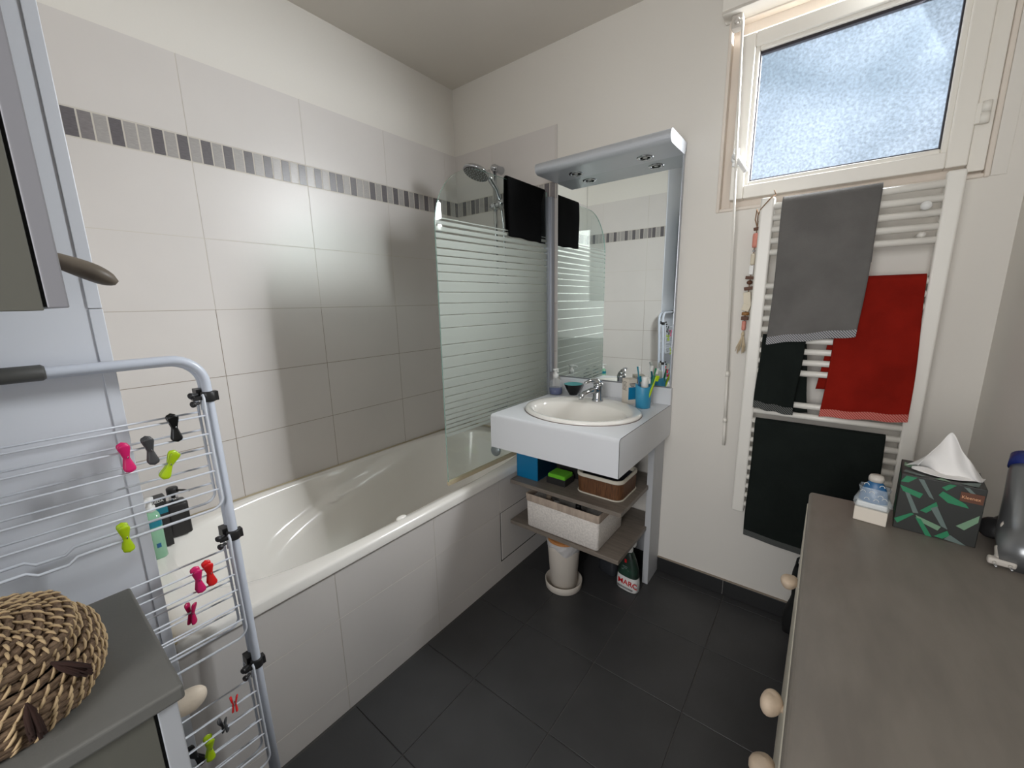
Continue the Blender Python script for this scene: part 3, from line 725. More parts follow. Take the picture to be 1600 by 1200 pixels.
# ------------------------------------------------------------------ things on the vanity shelves
t = thing('blue_storage_box', 'blue open box at the left end of the upper vanity shelf', 'box', (.765, -.31, .49))
mb = MB()
def openbox(mb, x0, x1, y0, y1, z0, z1, w=.003, m=0):
    mb.box(x0, x1, y0, y1, z0, z0+w, m); mb.box(x0, x0+w, y0, y1, z0+w, z1, m); mb.box(x1-w, x1, y0, y1, z0+w, z1, m); mb.box(x0+w, x1-w, y0, y0+w, z0+w, z1, m); mb.box(x0+w, x1-w, y1-w, y1, z0+w, z1, m)
openbox(mb, .704, .822, -.392, -.225, .4905, .625); mb.build('box_body', 'bluebox', t, bevel=.002)
mb = MB(); mb.box(.8222, .8228, -.390, -.227, .494, .622); mb.build('dark_side', 'bluedark', t)
t = thing('soap_tray', 'black rectangular tray on the upper vanity shelf under the green sponge', 'tray', (.905, -.33, .49))
mb = MB(); openbox(mb, .858, .955, -.374, -.290, .4905, .522); mb.build('tray_body', 'blackplastic', t, bevel=.002)
mb = MB()
def spf(u, v):
    a = 2*pi*u; return V(0, 0, 0)
mb.box(.862, .951, -.370, -.294, .505, .537); o = mb.build('sponge', 'green', None, bevel=.006, seg=3); tag(o, 'bright green sponge lying in the black tray on the vanity shelf', 'sponge')
t = thing('black_toiletry_box', 'black box standing behind the green sponge on the upper vanity shelf', 'box', (.93, -.2, .49))
mb = MB(); mb.box(.862, .985, -.265, -.150, .4905, .625); mb.build('box_body', 'blackplastic', t, bevel=.003)
mb = MB(); mb.box(.860, .987, -.267, -.148, .6255, .640); mb.build('box_lid', 'black', t, bevel=.003)
t = thing('toilet_roll', 'pale paper roll behind the brown bamboo basket', 'paper roll', (1.03, -.18, .49))
mb = MB(); mb.lathe([(.018, 0), (.045, 0), (.047, .004), (.047, .096), (.045, .10), (.018, .10)], (1.050, -.10, .4905), 28, caps=False); mb.build('paper', 'vside', t)
mb = MB(); mb.lathe([(.018, .0), (.018, .10)], (1.050, -.10, .4905), 18, caps=False); mb.build('core', 'linen', t)

def rbox_ring(x0, x1, y0, y1, r, z, k=6):
    out = []
    for cx_, cy_, a in ((x1-r, y1-r, 0), (x0+r, y1-r, pi/2), (x0+r, y0+r, pi), (x1-r, y0+r, 1.5*pi)):
        for i in range(k+1): out.append(V(cx_+r*cos(a+pi/2*i/k), cy_+r*sin(a+pi/2*i/k), z))
    return out
t = thing('bamboo_basket', 'brown bamboo basket with cream rims on the upper vanity shelf', 'basket', (1.1, -.27, .49))
bx = (1.008, 1.208, -.368, -.180)
mb = MB(); R_ = lambda z, g=0: rbox_ring(bx[0]-g, bx[1]+g, bx[2]-g, bx[3]+g, .035, z)
mb.loops([R_(.4905), R_(.496, .001), R_(.570, .004)], cap0=True); mb.build('bamboo_side', 'bamboo', t)
mb = MB(); mb.loops([R_(.567, .0055), R_(.579, .006), R_(.582, .002), R_(.579, -.003), R_(.56, -.003)]); mb.build('upper_rim', 'cream', t)
mb = MB(); mb.tube(R_(.4935, .0025), .0035, 6, closed=True); mb.build('lower_rim', 'cream', t)
mb = MB(); mb.loops([R_(.566, -.002), R_(.50, -.004)], cap1=True); mb.build('lining', 'fabricdark', t)

t = thing('woven_storage_basket', 'white woven rectangular basket with linen band on the lower vanity shelf', 'basket', (.97, -.33, .29))
bx2 = (.800, 1.152, -.446, -.200)
R2 = lambda z, g=0: rbox_ring(bx2[0]-g, bx2[1]+g, bx2[2]-g, bx2[3]+g, .010, z)
mb = MB(); mb.loops([R2(.2905, -.004), R2(.296, 0), R2(.440, .003), R2(.441, .000), R2(.30, -.004)], cap0=True); mb.build('woven_body', 'weave', t)
mb = MB(); mb.loops([R2(.418, .0045), R2(.450, .006), R2(.453, .003), R2(.450, -.001), R2(.42, -.001)]); mb.build('linen_band', 'linen', t)
mb = MB(); mb.box(bx2[0]+.006, bx2[1]-.006, bx2[2]+.006, bx2[3]-.006, .2975, .300); mb.build('basket_floor', 'fabricdark', t)
rdm = random.Random(8)
for i, (x, y, m_, lb) in enumerate(((.845, -.33, 'stone', 'small tan jar inside the white woven basket'), (.905, -.36, 'vside', 'small grey bottle inside the white woven basket'), (1.0, -.33, 'blackplastic', 'black bottle lying low inside the white woven basket'))):
    t2 = thing('toiletry_bottle', lb, 'bottle', (x, y, .30)); hh = .105
    mb = MB(); mb.lathe([(0, 0), (.022, 0), (.024, .004), (.024, hh-.03), (.012, hh-.02), (.012, hh-.012)], (x, y, .3005), 20); mb.build('bottle_body', m_, t2)
    mb = MB(); mb.lathe([(.013, hh-.02), (.013, hh), (0, hh+.001)], (x, y, .3005), 16); mb.build('cap', 'white' if i == 1 else m_, t2)

# bin under the shelves
bn = thing('pedal_free_bin', 'cream round waste bin with cork lid standing in a saucer under the vanity', 'bin', (.945, -.370, 0))
bc_ = V(.947, -.365, 0)
mb = MB(); mb.lathe([(0, .008), (.058, .008), (.060, .010), (.0735, .205), (.075, .240), (.073, .240), (.071, .20), (.057, .014), (0, .012)], bc_, 48); mb.build('bin_body', 'bin', bn)
mb = MB(); mb.lathe([(0, .0), (.080, 0), (.083, .003), (.086, .034), (.084, .036), (.081, .034), (.078, .008), (0, .0075)], bc_, 48); mb.build('saucer', 'bin', bn)
mb = MB(); mb.lathe([(.0, .233), (.0725, .233), (.0735, .238), (.0735, .249), (.071, .251), (0, .251)], bc_, 40); mb.build('cork_lid', 'cork', bn)
mb = MB(); rl = random.Random(4)
def lf_(u, v):
    a = 2*pi*u; drop = .022 + .028*max(0, sin(a*1.0-4.4))+.010*sin(a*5)
    z = .241 - v*drop; r = .0752 + .0015 + .0025*sin(v*3)+.0012*sin(a*13+v*8) - (.2410-z)*.07
    return bc_ + V(r*cos(a), r*sin(a), z)
mb.grid(lf_, 90, 8, cu=True); mb.build('bin_liner', 'liner', bn)

# cleaning sprays
def spray(c, ang, label, full=True):
    t = thing('spray_bottle', label, 'spray bottle', tuple(c)); c = V(*c)
    X_ = V(cos(ang), sin(ang), 0); Y_ = V(-sin(ang), cos(ang), 0)
    def ring(a, b, z, off=0, n=2.8): return [c + X_*(off+a*math.copysign(abs(cos(q))**(2/n), cos(q))) + Y_*(b*math.copysign(abs(sin(q))**(2/n), sin(q))) + V(0, 0, z) for q in [2*pi*j/40 for j in range(40)]]
    low = [ring(.048, .026, .001), ring(.052, .029, .006), ring(.052, .029, .045), ring(.049, .0275, .072)]
    mid = [ring(.049, .0275, .0722), ring(.045, .026, .11), ring(.034, .022, .150), ring(.020, .018, .180), ring(.014, .014, .19)]
    mb = MB(); mb.loops(low, cap0=True); mb.build('bottle_base', 'white' if full else 'smoke', t)
    mb = MB(); mb.loops(mid, cap1=True); mb.build('bottle_shoulder', 'marcdark' if full else 'blackplastic', t)
    mb = MB(); mb.lathe([(.016, .188), (.016, .206), (.011, .208), (.011, .222)], c, 18); mb.obox(c+V(0, 0, .232)+X_*(-.004), X_*.032, Y_*.010, (0, 0, .011)); mb.obox(c+V(0, 0, .233)-X_*.042, X_*.008, Y_*.007, (0, 0, .007))
    mb.tube([c+X_*.002+V(0, 0, .222)-X_*.012, c-X_*.030+V(0, 0, .205), c-X_*.036+V(0, 0, .180)], [.006, .0045, .0035], 8)
    mb.build('trigger_head', 'white', t, bevel=.002)
    return t, c, X_, Y_
t, c, X_, Y_ = spray((1.198, -.212, 0), radians(-8), 'white and black spray bottle with red MARC lettering at the foot of the vanity')
q = Matrix((( X_.x, 0, -Y_.x*-1, 0), (X_.y, 0, -Y_.y, 0), (0, 1, 0, 0), (0, 0, 0, 1)))
ang = radians(-8)
tx = text('brand_lettering', 'MARC', .035, tuple(c - Y_*.0298 - X_*.036 + V(0, 0, .034)), (radians(90), 0, ang), 'redink', t, ext=.0006, sx=1.0)
mb = MB()
for i in range(2): mb.obox(c - Y_*.0296 + V(0, 0, .020-.005*i), X_*(.040-.004*i), Y_*.0003, (0, 0, .0011))
mb.build('small_print', 'blackink', t)
mb = MB()
for i, (w_, z_) in enumerate(((.018, .122), (.012, .114), (.026, .105))): mb.obox(c - Y_*(.0262-.0003*i) - X_*.004 + V(0, 0, z_), X_*w_*.7, Y_*.0004, (0, 0, .0018))
mb.build('pale_print', 'boxgrey', t)
mb = MB(); mb.obox(c - Y_*.0226 - X_*.004 + V(0, 0, .148), X_*.005, Y_*.0012, (0, 0, .008)); mb.build('red_patch', 'redink', t)
spray((1.075, -.155, 0), radians(-20), 'dark half-empty spray bottle in the shadow behind the waste bin', False)

# ------------------------------------------------------------------ window
wn = bpy.data.objects.new('window_1', None); COL.objects.link(wn); wn.location = (1.76, 0, 1.95); wn['_w'] = (1.76, 0, 1.95); wn['kind'] = 'structure'
def frame(mb, x0, x1, z0, z1, w, y0, y1, wt=None):
    wt = wt or w
    mb.box(x0, x0+w, y0, y1, z0, z1); mb.box(x1-w, x1, y0, y1, z0, z1); mb.box(x0+w, x1-w, y0, y1, z0, z0+w); mb.box(x0+w, x1-w, y0, y1, z1-wt, z1)
mb = MB(); frame(mb, WX0, WX1, WZ0, WZ1, .035, .030, .075); mb.build('fixed_frame', 'plaster', wn, bevel=.002)
mb = MB(); mb.box(2.0695, 2.1055, .001, .029, 1.645, 2.258); mb.build('frame_cover', 'pvc', wn, bevel=.002)
mb = MB(); frame(mb, 1.405, 2.118, 1.624, 2.27, .012, -.006, .03); mb.build('inner_casing', 'plaster', wn, bevel=.003)
mb = MB(); frame(mb, 1.450, 2.068, 1.662, 2.205, .046, -.012, .050); mb.build('sash', 'pvc', wn, bevel=.004, seg=3)
mb = MB(); frame(mb, 1.494, 2.024, 1.706, 2.161, .016, -.004, .020); mb.build('glazing_bead', 'pvc', wn, bevel=.005, seg=3)
mb = MB(); frame(mb, 1.508, 2.010, 1.720, 2.148, .006, .004, .022, .012); mb.build('gasket', 'gasket', wn)
mb = MB(); mb.box(1.512, 2.006, .018, .024, 1.724, 2.140); mb.build('window_pane', 'pane', wn)
hn = MB(); hn.lathe([(0, .013), (.012, .012), (.016, .006), (.016, 0)], (1.463, -.012, 1.805), 24, (0, -1, 0)); hn.box(1.452, 1.474, -.020, -.012, 1.778, 1.840)
hn.tube([(1.463, -.024, 1.808), (1.463, -.048, 1.808), (1.475, -.056, 1.795), (1.492, -.060, 1.768), (1.508, -.062, 1.742)], [.009, .009, .0095, .009, .008], 12); hn.build('handle', 'white', wn, bevel=.003)
hg = MB()
for z in (1.795, 2.115):
    hg.tube([(2.085, -.012, z-.028), (2.085, -.012, z-.001)], .010, 14); hg.tube([(2.085, -.012, z+.001), (2.085, -.012, z+.028)], .010, 14); hg.box(2.066, 2.085, -.014, .0, z-.026, z+.026)
hg.build('hinge', 'pvc', wn)
mb = MB(); mb.box(2.1185, 2.150, -.004, .0, 1.626, 2.26); struct(mb.build('trim_4', 'paint', None, bevel=.001))
# shutter box
sb = thing('shutter_box', 'white roller shutter casing above the window', 'shutter box', (1.78, 0, 2.3))
mb = MB(); mb.box(1.392, 2.155, -.075, -.0008, 2.272, ZC-.002); mb.build('casing', 'pvc', sb, bevel=.003)
mb = MB(); mb.box(1.393, 2.154, -.077, -.002, 2.262, 2.271); mb.build('underside_lip', 'ceilpaint', sb, bevel=.002)
mb = MB(); mb.box(1.420, 1.455, -.050, -.014, 2.222, 2.262); mb.lathe([(0, .012), (.009, .010), (.011, 0)], (1.438, -.050, 2.240), 14, (0, -1, 0)); mb.build('crank_gearbox', 'cord', sb, bevel=.003)
# crank rod
cr_ = thing('shutter_crank', 'thin white shutter crank rod hanging beside the towel radiator', 'crank rod', (1.46, -.04, 2.2))
P0, P1, P2, P3 = V(1.458, -.062, 2.225), V(1.473, -.066, 1.80), V(1.500, -.03, .99), V(1.508, -.024, .70)
mb = MB(); mb.tube([V(1.440, -.05, 2.235), V(1.452, -.06, 2.236), P0, P1, P2+V(0, 0, .01)], .0042, 10); mb.build('rod', 'pvc', cr_)
mb = MB(); mb.tube([P2+V(0, 0, .02), P2], .0075, 10); mb.tube([P2, P2.lerp(P3, .62)], .0055, 10); mb.tube([P2.lerp(P3, .6), P2.lerp(P3, .66)], .0078, 10); mb.tube([P2.lerp(P3, .66), P3], .0058, 10); mb.build('crank_handle', 'pvc', cr_)

# ------------------------------------------------------------------ towel radiator
ra = thing('towel_radiator', 'white ladder towel radiator on the back wall below the window', 'radiator', (1.81, -.09, .46))
for x in (1.590, 2.040):
    mb = MB(); mb.box(x-.021, x+.021 if x < 2 else x+.018, -.106, -.072, .462, 1.636); mb.build('upright', 'radi', ra, bevel=.006, seg=3)
barz = [1.605, 1.567, 1.529, 1.491, 1.453] + [1.338-.038*k for k in range(9)] + [.919-.0383*k for k in range(12)]
for z in barz:
    mb = MB(); mb.tube([(1.600, -.093, z), (2.030, -.093, z)], .0108, 14); mb.build('bar', 'radi', ra)
for x, z in ((1.64, 1.472), (1.99, 1.472), (1.64, .55), (1.99, .55)):
    mb = MB(); mb.tube([(x, -.001, z), (x, -.085, z)], .009, 10); mb.build('wall_bracket', 'radi', ra)
mb = MB(); mb.lathe([(0, .012), (.010, .011), (.0125, .006), (.0125, 0)], (1.985, -.113, 1.548), 20, (0, -1, 0)); mb.tube([(1.985, -.05, 1.548), (1.985, -.115, 1.548)], .005, 8); mb.build('fixing_cap', 'white', ra)
mb = MB(); mb.tube([(2.04, -.09, .464), (2.04, -.09, .40), (2.04, -.06, .385), (2.04, -.001, .385)], .008, 10); mb.build('supply_pipe', 'chrome', ra)

gt = drape('bath_towel', 'greytowel', (1.634, 1.885), 1.628, (-.097, .452), .20, .006, .003, 44, 80, 'x', .0260, side=-1, seed=5, slant=(.015, -.02), hem='hemgrey', bulge=.035, taper=(.0, -.010), top_slant=.0)
tag(gt, 'grey towel with striped hem over the top bar of the radiator', 'towel', 'towels on the radiator')
rt = drape('bath_towel', 'redtowel', (1.822, 2.014), 1.356, (-.093, .440), .36, .006, .004, 44, 80, 'x', .0155, side=-1, seed=9, slant=(.01, -.005), hem='hemred', bulge=.018, taper=(-.012, .016), back_shift=-.035)
tag(rt, 'orange-red towel with striped hem on the right side of the radiator', 'towel', 'towels on the radiator')
g2 = drape('bath_towel', 'greentowel', (1.616, 1.745), 1.166, (-.093, .255), .26, .006, .003, 30, 50, 'x', .0150, side=-1, seed=12, slant=(0, .015), hem='hemgreen', bulge=.012, taper=(-.006, -.012), back_shift=.030)
tag(g2, 'small dark green towel hanging below the grey one at the left upright', 'towel', 'towels on the radiator')
g3 = drape('bath_towel', 'greentowel', (1.620, 1.985), .852, (-.093, .490), .36, .006, .005, 50, 80, 'x', .0150, side=-1, seed=15, slant=(-.03, .01), hem='hemgreen', bulge=.030, taper=(.002, .002))
tag(g3, 'large black-green towel covering the lower bars of the radiator', 'towel', 'towels on the radiator')

# bead garland hanging from the top of the radiator
ga = thing('bead_garland', 'garland of wooden, pink and ivory beads with a cream tassel left of the radiator', 'garland', (1.548, -.05, 1.5))
def gp(t):   # hanging line
    return V(1.556-.016*t, -.030, 1.572-.43*t)
mb = MB(); mb.tube([(1.612, -.106, 1.640), (1.60, -.112, 1.632), (1.572, -.108, 1.600), (1.560, -.070, 1.585), (1.556, -.04, 1.572), gp(0), gp(.2), gp(.5), gp(.9)], .0018, 6)
mb.tube([(1.612, -.106, 1.640), (1.606, -.11, 1.655)], .0016, 6); mb.tube([(1.560, -.060, 1.590), (1.553, -.055, 1.61), (1.550, -.05, 1.575), (1.558, -.05, 1.55)], .0022, 6); mb.build('twine', 'twine', ga)
def bead(name, t, w, h, m, shape='box', tilt=0):
    c = gp(t); mb = MB()
    if shape == 'box': mb.obox(c, V(cos(tilt), 0, sin(tilt))*w/2, (0, w*.35, 0), V(-sin(tilt), 0, cos(tilt))*h/2)
    elif shape == 'cyl': mb.lathe([(w*.42, -h/2), (w/2, -h*.35), (w/2, h*.35), (w*.42, h/2)], c, 16)
    else: mb.lathe([(w/2*sin(pi*i/8), -h/2*cos(pi*i/8)) for i in range(9)], c, 16)
    mb.build(name, m, ga, bevel=.001 if shape == 'box' else 0)
bead('brown_bead', .06, .020, .010, 'woodbead', tilt=.1); bead('pink_bead', .155, .019, .050, 'pinkbead', 'cyl'); bead('steel_bead', .24, .010, .010, 'chrome', 'ball')
bead('ivory_bead', .31, .015, .040, 'ivory', 'cyl'); bead('ivory_bead', .40, .014, .034, 'white', 'box'); bead('brown_bead', .465, .030, .011, 'woodbead', tilt=-.1)
bead('brown_bead', .505, .020, .016, 'woodbead', 'ball'); bead('brown_bead', .555, .030, .012, 'woodbead', tilt=.12); bead('ivory_bead', .645, .024, .050, 'ivory', 'box', .12); bead('ivory_bead', .72, .026, .026, 'ivory', 'box', -.3)
bead('tan_bead', .775, .026, .012, 'tanbead', 'cyl'); bead('brown_bead', .815, .024, .014, 'woodbead'); bead('pink_bead', .88, .015, .036, 'pinkbead', 'cyl')
mb = MB(); c = gp(.93); rt_ = random.Random(2)
mb.lathe([(.003, 0), (.006, -.012), (.005, -.018)], c, 10)
for i in range(34):
    a = rt_.uniform(0, 2*pi); r_ = rt_.uniform(.003, .018); mb.tube([c+V(0, 0, -.008), c+V(.006*cos(a), .004*sin(a), -.03), c+V(r_*cos(a)-.004, r_*.5*sin(a), -.060-rt_.uniform(0, .03))], .0011, 5)
mb.build('tassel', 'yarn', ga)

# black bag between radiator and dresser
bg = thing('laundry_bag', 'black fabric bag hanging low between the radiator and the dresser', 'bag', (1.86, -.13, .2))
mb = MB(); rings = []
for i in range(12):
    f = i/11; z = .06+.27*f; w = .070-.012*f+.006*sin(f*9); rings.append([p + V(.004*sin(p.x*90+f*4), .003*sin(p.z*60+p.x*40), 0) for p in sring(1.853, -.150, w, .030+.01*sin(f*3), z, 3, 32)])
mb.loops(rings, cap0=True, cap1=True); mb.build('bag_body', 'bagblack', bg)
mb = MB(); mb.tube([(1.80, -.150, .325), (1.803, -.148, .36), (1.83, -.14, .385), (1.86, -.14, .395), (1.89, -.148, .36), (1.90, -.150, .325)], .004, 8); mb.build('strap', 'bagblack', bg)

# ------------------------------------------------------------------ dresser on the right
ds = thing('dresser', 'taupe painted chest of drawers with pebble knobs against the right wall', 'dresser', (2.0, -1.15, 0))
mb = MB(); mb.box(1.806, XR-.012, -1.86, -.577, .778, .800); mb.build('top_board', 'dresstop', ds, bevel=.008, seg=4)
mb = MB(); mb.box(1.822, XR-.014, -1.85, -.585, .06, .7775); mb.build('carcass', 'dresser', ds, bevel=.001)
mb = MB(); mb.box(1.85, XR-.03, -1.84, -.595, 0.0005, .06); mb.build('plinth', 'dark', ds)
fr = [(-.985, -.592, .560, .772, -.79, .655, 1), (-.985, -.592, .320, .554, -.79, .44, 0), (-.985, -.592, .075, .314, -.79, .20, 0),
      (-1.40, -.991, .625, .772, -1.175, .68, 2), (-1.40, -.991, .475, .619, -1.175, .555, 3), (-1.40, -.991, .275, .469, -1.175, .38, 0), (-1.40, -.991, .075, .269, -1.175, .18, 0),
      (-1.84, -1.406, .420, .772, -1.62, .60, 0), (-1.84, -1.406, .075, .414, -1.62, .25, 0)]
for y0, y1, z0, z1, ky, kz, kk in fr:
    mb = MB(); mb.box(1.8045, 1.8215, y0, y1, z0, z1); d = mb.build('drawer', 'drawer', ds, bevel=.0015)
    kx = {0: 1.7955, 1: 1.7895, 2: 1.789, 3: 1.789}[kk]; kr = {0: (.012, .016, .015), 1: (.016, .020, .016), 2: (.016, .018, .018), 3: (.017, .022, .020)}[kk]
    if kk == 0: continue
    mb = MB(); mb.blob((kx, ky, kz), kr, kk, .10, 20, 14); mb.tube([(kx, ky, kz), (1.805, ky, kz)], .006, 8); kn = mb.build('knob', 'stone', d)

# tissue box
def rotz(p, c, a): d = p-c; return c + V(d.x*cos(a)-d.y*sin(a), d.x*sin(a)+d.y*cos(a), d.z)
tb = thing('tissue_box', 'black tissue box with green geometric bands on the dresser', 'tissue box', (2.03, -.64, .80))
tc_ = V(1.956, -.681, .8005); ta = radians(-5.5); EX = V(cos(ta), sin(ta), 0); EY = V(-sin(ta), cos(ta), 0)*1; W_, D_, H_ = .121, .108, .124
mb = MB(); mb.obox(tc_ + EX*W_/2 + EY*D_/2 + V(0, 0, H_/2), EX*W_/2, EY*D_/2, (0, 0, H_/2)); mb.build('carton', 'boxdark', tb, bevel=.0012)
def band(mb, pts, m, face='f', lift=.0004):
    ps = []
    for a, b in pts:
        if face == 'f': ps.append(tc_ + EX*a*W_ - EY*lift + V(0, 0, b*H_))
        elif face == 't': ps.append(tc_ + EX*a*W_ + EY*b*D_ + V(0, 0, H_+lift))
        else: ps.append(tc_ - EX*lift + EY*a*D_ + V(0, 0, b*H_))
    mb.add(ps, [tuple(range(len(ps)))], m)
mb = MB()
# pattern traced from the front face: green and sage bands on black
F = [(0, [(.06, .98), (.20, .98), (.10, .87), (.0, .86)]), (0, [(.0, .80), (.30, .72), (.27, .63), (.05, .70)]), (1, [(.08, .69), (.14, .68), (.29, .36), (.22, .35)]), (1, [(.21, .97), (.28, .97), (.44, .66), (.38, .69)]),
     (0, [(.30, .42), (.47, .63), (.50, .56), (.38, .40)]), (1, [(.42, .50), (.49, .56), (.66, .20), (.58, .23)]), (2, [(.26, .32), (.30, .23), (.55, .14), (.58, .22)]), (0, [(.0, .17), (.20, .34), (.24, .33), (.05, .10)]),
     (0, [(.26, .28), (.33, .27), (.50, -.0), (.42, .0)]), (0, [(.52, .03), (.66, .18), (.70, .10), (.62, .02)]), (1, [(.64, .02), (.70, .12), (.90, .0), (.82, .0)]), (0, [(.48, .76), (.52, .84), (.80, .70), (.84, .64), (.60, .66)]),
     (2, [(.74, .30), (.97, .56), (.97, .44), (.84, .26)]), (0, [(.50, .90), (.58, .98), (.66, .98), (.56, .86)]), (1, [(.74, .98), (.80, .98), (.90, .88), (.86, .86)])]
for i, (c_, pts) in enumerate(F): band(mb, pts, c_, 'f', .0006+.00005*i)
T_ = [(1, [(.02, .15), (.25, .05), (.3, .12), (.05, .3)]), (2, [(.03, .55), (.15, .45), (.2, .6), (.04, .8)]), (1, [(.7, .05), (.9, .03), (.95, .3), (.8, .2)]), (2, [(.4, .04), (.6, .03), (.5, .2)])]
for i, (c_, pts) in enumerate(T_): band(mb, pts, c_, 't', .0006+.00005*i)
S_ = [(0, [(.1, .9), (.5, .95), (.3, .7)]), (1, [(.3, .6), (.5, .6), (.9, .1), (.7, .1)]), (0, [(.05, .3), (.4, .5), (.5, .4), (.2, .15)])]
for i, (c_, pts) in enumerate(S_): band(mb, pts, c_, 's', .0006)
mb.build('printed_bands', ['boxgreen', 'boxgrey', 'boxsage'], tb, recalc=False)
mb = MB(); band(mb, [(.72, .74), (.98, .74), (.98, .90), (.72, .90)], 0, 'f', .0016); lb = mb.build('brown_patch', 'brown', tb, recalc=False)
text('brand_lettering', 'Kleenex', .0088, tuple(tc_ + EX*.735*W_ - EY*.0022 + V(0, 0, .795*H_)), (radians(90), 0, ta), 'pinkish', tb, .0002, .88)
# pulled-up tissue
ts = MB(); top = tc_ + EX*W_*.52 + EY*D_*.48 + V(0, 0, H_)
def tf(u, v):
    a = (u-.5)*2; prof = max(0, 1-abs(a+.08)**1.5*1.0)
    x = a*.055*(1-.22*v) + v*.006 - .002; h = v*.086*prof*(1 + .06*sin(u*16)) ; y = .012*sin(u*11+v*3)*(.4+v*.6) + .016*sin(u*5+1)*(1-v) - .010*v
    if a > .35: h *= (1 - .15*sin(v*pi)); x += .016*v*(a-.3)
    return top + EX*x + EY*y + V(0, 0, h+.0008)
ts.grid(tf, 36, 18)
def tf2(u, v):
    p = tf(u, v*.85); return p + EY*(.012+.006*sin(u*7)) + EX*.004
ts.grid(tf2, 36, 18)
def skirt(u, v): # tissue spreading flat over the front of the slot
    a = (u-.5)*2; return top + EX*(a*.050+.002) + EY*(-.004-.030*v*(1-a*a*.8)) + V(0, 0, .0025+.004*sin(u*9)*(1-v)+.003*(1-v))
ts.grid(skirt, 24, 8)
ts.build('tissue', 'tissue', tb, solid=.0008)

# small wrapped pack beside the tissue box
pk = thing('wrapped_soap_pack', 'small film-wrapped pack with a patterned blue dome and white base left of the tissue box', 'pack', (1.919, -.69, .80))
pc = V(1.919, -.672, .8005); pa = radians(-8); PX = V(cos(pa), sin(pa), 0); PY = V(-sin(pa), cos(pa), 0)
mb = MB(); mb.obox(pc+V(0, 0, .016), PX*.028, PY*.020, (0, 0, .016)); mb.build('card_base', 'offwhite', pk, bevel=.002)
mb = MB(); mb.obox(pc+V(0, 0, .040), PX*.026, PY*.018, (0, 0, .006)); mb.build('card_tray', 'white', pk, bevel=.003)
mb = MB(); dome = []
for i in range(10):
    f = i/9*.97; dome.append([pc + PX*(.0255*sqrt(1-f*f)*cos(q)) + PY*(.016*sqrt(1-f*f)*sin(q)) + V(0, 0, .040+.058*f) for q in [2*pi*j/32 for j in range(32)]])
mb.loops(dome, cap0=True, cap1=True); mb.build('blue_dome', 'denim', pk)
mb = MB(); mb.lathe([(0.0135, 0), (.0135, .008), (.011, .013), (0, .014)], pc+V(0, 0, .094), 24); mb.build('grey_cap', 'cord', pk)
mb = MB()
for i, (x, z) in enumerate(((-.014, .084), (.012, .084), (-.018, .066), (-.003, .068), (.012, .062), (-.010, .052), (.006, .052), (.019, .056))):
    yy = -.016*sqrt(max(0.05, 1-((z-.040)/.058)**2))*sqrt(max(.1, 1-(x/.0265)**2))
    ce = pc + PX*x + PY*(yy-.0008) + V(0, 0, z)
    mb.tube([ce + PX*(.0042*cos(a)) + V(0, 0, .0048*sin(a)) for a in [pi*k/8 for k in range(9)]], .0007, 5)
mb.build('white_arches', 'white', pk)
mb = MB(); rings = []
for i in range(7):
    f = i/6; k_ = 1+.10*sin(f*7); rings.append([p for p in [pc + PX*((.031-.006*f)*k_*math.copysign(abs(cos(q))**.6, cos(q))*(1+.05*sin(q*7+f*9))) + PY*((.023-.006*f)*math.copysign(abs(sin(q))**.6, sin(q))*(1+.06*sin(q*5+f*6))) + V(0, 0, .034+.046*f) for q in [2*pi*j/36 for j in range(36)]]])
mb.loops(rings); mb.build('plastic_film', 'film', pk)

# hair dryer with its cord
hd_ = thing('hair_dryer', 'grey hair dryer with pale plug lying on the dresser by the right wall', 'hair dryer', (2.14, -.72, .80))
mb = MB(); A0 = V(2.150, -.575, .935); A1 = V(2.128, -.70, .842)
mb.tube([V(2.152, -.560, .960), A0, V(2.146, -.62, .895), A1, V(2.120, -.76, .828)], [.020, .024, .030, .033, .030], 24); mb.build('barrel', 'dryer', hd_)
mb = MB(); mb.tube([V(2.1535, -.553, .966), V(2.1505, -.572, .946)], [.0235, .0262], 24); mb.build('blue_band', 'dryerblue', hd_)
mb = MB(); mb.lathe([(.006, 0), (.020, .004), (.022, .030), (.018, .034)], (2.125, -.600, .812), 20, (-.4, -.6, .3)); mb.tube([V(2.140, -.64, .87), V(2.125, -.60, .83)], [.014, .012], 12); mb.build('nozzle', 'blackplastic', hd_)
mb = MB(); mb.tube([V(2.150, -.700, .815), V(2.128, -.678, .866), V(2.112, -.680, .872), V(2.104, -.695, .862), V(2.101, -.715, .838), V(2.099, -.732, .822)], .0042, 10); mb.build('power_cord', 'cord', hd_)
mb = MB(); mb.tube([V(2.100, -.727, .832), V(2.099, -.737, .818), V(2.098, -.746, .812)], [.010, .009, .011], 14)
pd = V(-.06, -1, -.12).normalized(); px_ = pd.cross(V(0, 0, 1)).normalized(); pz_ = px_.cross(pd)
pcn = V(2.097, -.750, .8115)
mb.obox(pcn, px_*.018, pd*.007, pz_*.0065); mb.build('plug', 'cord', hd_, bevel=.004, seg=3)
mb = MB()
for s in (-1, 1): mb.tube([pcn + px_*.0095*s + pd*.006, pcn + px_*.0095*s + pd*.013], .0026, 8, m=0); mb.tube([pcn + px_*.0095*s + pd*.013, pcn + px_*.0095*s + pd*.022], .0022, 8, m=1)
mb.build('plug_pins', ['cord', 'chrome'], hd_)

